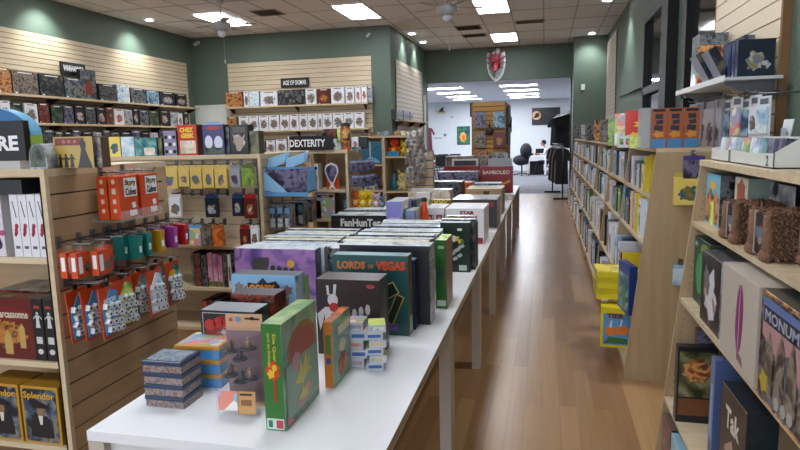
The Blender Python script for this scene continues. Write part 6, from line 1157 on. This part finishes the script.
# seated person (one continuous body), white top, dark hair, facing left over the table
def person(x, y, rz):
    V = [(0, 0, .50), (0, .0, .72), (0, -.05, .98), (0, -.1, 1.10), (0, -.14, 1.18), (.1, -.02, .50), (.12, -.42, .52), (.12, -.44, .08), (.12, -.54, .04), (-.1, -.02, .5), (-.12, -.42, .52), (-.12, -.44, .08), (-.12, -.54, .04), (.19, -.07, 1.03), (.24, -.16, .84), (.14, -.40, .86), (.11, -.48, .87), (-.19, -.07, 1.03), (-.24, -.16, .84), (-.14, -.40, .86), (-.11, -.48, .87)]
    E_ = [(0, 1), (1, 2), (2, 3), (3, 4), (0, 5), (5, 6), (6, 7), (7, 8), (0, 9), (9, 10), (10, 11), (11, 12), (2, 13), (13, 14), (14, 15), (15, 16), (2, 17), (17, 18), (18, 19), (19, 20)]
    Rr = [.15, .13, .14, .06, .055, .10, .075, .05, .04, .1, .075, .05, .04, .06, .045, .035, .03, .06, .045, .035, .03]
    me = bpy.data.meshes.new('body'); me.from_pydata(V, E_, []); o = bpy.data.objects.new('body', me); COL.objects.link(o)
    md = o.modifiers.new('skin', 'SKIN'); 
    for i, r_ in enumerate(Rr): me.skin_vertices[0].data[i].radius = (r_, r_*.9)
    me.skin_vertices[0].data[0].use_root = True
    md2 = o.modifiers.new('sub', 'SUBSURF'); md2.levels = 1; md2.render_levels = 1
    return o
def seated(x, y, rz):
    e = tag(empty('person', (x, y, 0), rz), 'seated person in white shirt with dark hair leaning over the far white table', 'person')
    b_ = bpy.data.objects.new('tmp', None); me = bpy.data.meshes.new('t'); t = person(x, y, rz)
    return e, t
e, t = seated(aty(547.5, 160, 25.9)[0], 26.0, -PI/2)
if not t.data.skin_vertices: pass
dg = bpy.context.evaluated_depsgraph_get(); me = bpy.data.meshes.new_from_object(t.evaluated_get(dg)); bpy.data.objects.remove(t)
me.materials.clear(); me.materials.append(mat('shirt_white', 'cfd2d4', .8)); me.materials.append(mat('jeans_dark', '23262e', .9)); me.materials.append(mat('skin', 'b58468', .6))
for pl in me.polygons:
    c = pl.center; pl.material_index = 1 if c[2] < .6 else (2 if (c[2] > 1.1 or c[1] < -.3) else 0); pl.use_smooth = True
me.name = 'body'; bd = bpy.data.objects.new('body', me); COL.objects.link(bd); bd.parent = e
MB().ball((0, -.19, 1.28), .095, 14, 0, (.85, 1, 1.2)).ball((0, -.285, 1.27), .018, 8).ball((.083, -.18, 1.27), .02, 6).ball((-.083, -.18, 1.27), .02, 6).build('head', MC['skin'], bd); MB().ball((0, -.155, 1.325), .105, 14, 0, (.92, 1, 1)).build('hair', mat('hair_dark', '15120f', .8), bd)
for q in (-1, 1):
    MB().ball((q*.035, -.275, 1.295), .012, 8).build('eye', black, bd)
    for f_ in range(4): MB().tube((q*.105+q*(-.018+.012*f_), -.49, .868), (q*.10+q*(-.02+.014*f_), -.555-.006*(f_ in (1, 2)), .835), .009, .006, 6).build('finger', MC['skin'], bd)
    MB().tube((q*.085, -.48, .868), (q*.06, -.52, .845), .01, .007, 6).build('thumb', MC['skin'], bd)
chair(e.location.x+.02, 26.0, -PI/2, 'black chair under the seated person in the far room', None)
# wall things in the far room
def farrect(name, px0, px1, py0, py1, m, label, cat, Y=28.96):
    a, b_ = aty(px0, py0, Y), aty(px1, py1, Y); o = tag(MB().box(a[0]-(a[0]+b_[0])/2, b_[0]-(a[0]+b_[0])/2, 0, .04, b_[2]-a[2], 0, fm=(0,)*6).build(name, m, None, ((a[0]+b_[0])/2, Y, a[2])), label, cat); return o, b_[0]-a[0], a[2]-b_[2]
o, w, h = farrect('wall_poster', 457, 470, 126.5, 144.5, mat('poster_edge', '182430', .5), 'tall glowing yellow and teal poster on the far white wall', 'poster')
dm = (w, 0, h); q = decal(o, rect(0, h/2, w*.9, h*.92), art('aurora', ['0c2c44', '1c5c64', '2c7c50', '10243c'], 2.5, rough=.4), dm, name='poster_picture', lift=.003, th=.004); q.location.z = -h; q = decal(o, [oval(-.02, h*.42, w*.25, h*.28, 14, 0, .08)], cm('d8a83c'), dm, name='poster_flame', lift=.008, th=.004); q.location.z = -h; q = decal(o, [oval(-.0, h*.36, w*.12, h*.16, 12)], cm('d8642c'), dm, name='poster_flame', lift=.013, th=.004); q.location.z = -h
farrect('wall_television', 532, 560, 108, 124.5, mat('tv_black', '16191d', .3), 'black flat screen high on the far wall at the right', 'television')
p = aty(536.5, 115.5, 28.6); o = tag(empty('round_emblem', (p[0], 28.7, p[2])), 'round gold and brown emblem beside the far screen', 'emblem'); MB().tube((0, 0, 0), (0, .05, 0), .2, .2, 20).build('disc', mat('gold_disc', 'c8a078', .4), o); MB().ball((.03, -.0, .03), .1, 10, 0, (1, .4, 1)).ball((-.05, 0, -.06), .06, 10, 0, (1.2, .4, .8)).build('relief', mat('relief_brown', '3c2818', .6), o); MB().tube((0, .05, 0), (0, .30, 0), .03, .03, 8).build('bracket', black, o)
p = aty(440, 111, 28.9); o = tag(empty('wall_emblem', (p[0], 28.95, p[2])), 'small pale yellow crescent sign with black bird on the far white wall', 'emblem'); MB().prism([(-.25, .1), (-.1, -.12), (.2, -.14), (.3, -.02), (.1, -.06), (-.08, .0)], -.03, .03).build('crescent', cm('c8bc8c'), o); MB().prism([(-.08, -.02), (.05, .12), (.2, .2), (.14, .02), (.26, .0), (.1, -.05)], -.05, -.03).build('bird', black, o)
for k, (px, py, w, h) in enumerate(((438, 138, .4, .03), (452, 117, .12, .05), (445, 135, .12, .12))): p = aty(px, py, 28.96); tag(MB().box(-w/2, w/2, 0, .03, -h/2, h/2).build('wall_mark', cm('6c7078'), None, (p[0], 28.965, p[2])), 'small dark mark, %s on the far white wall left of the poster' % ['long low', 'upper', 'square'][k], 'wall mark')
p = aty(426.5, 130, 26); garment(p[0], 26, p[2]+.1, 1.0, .5, '5c2430', 'dark red garment hanging at the left edge of the far room', None)
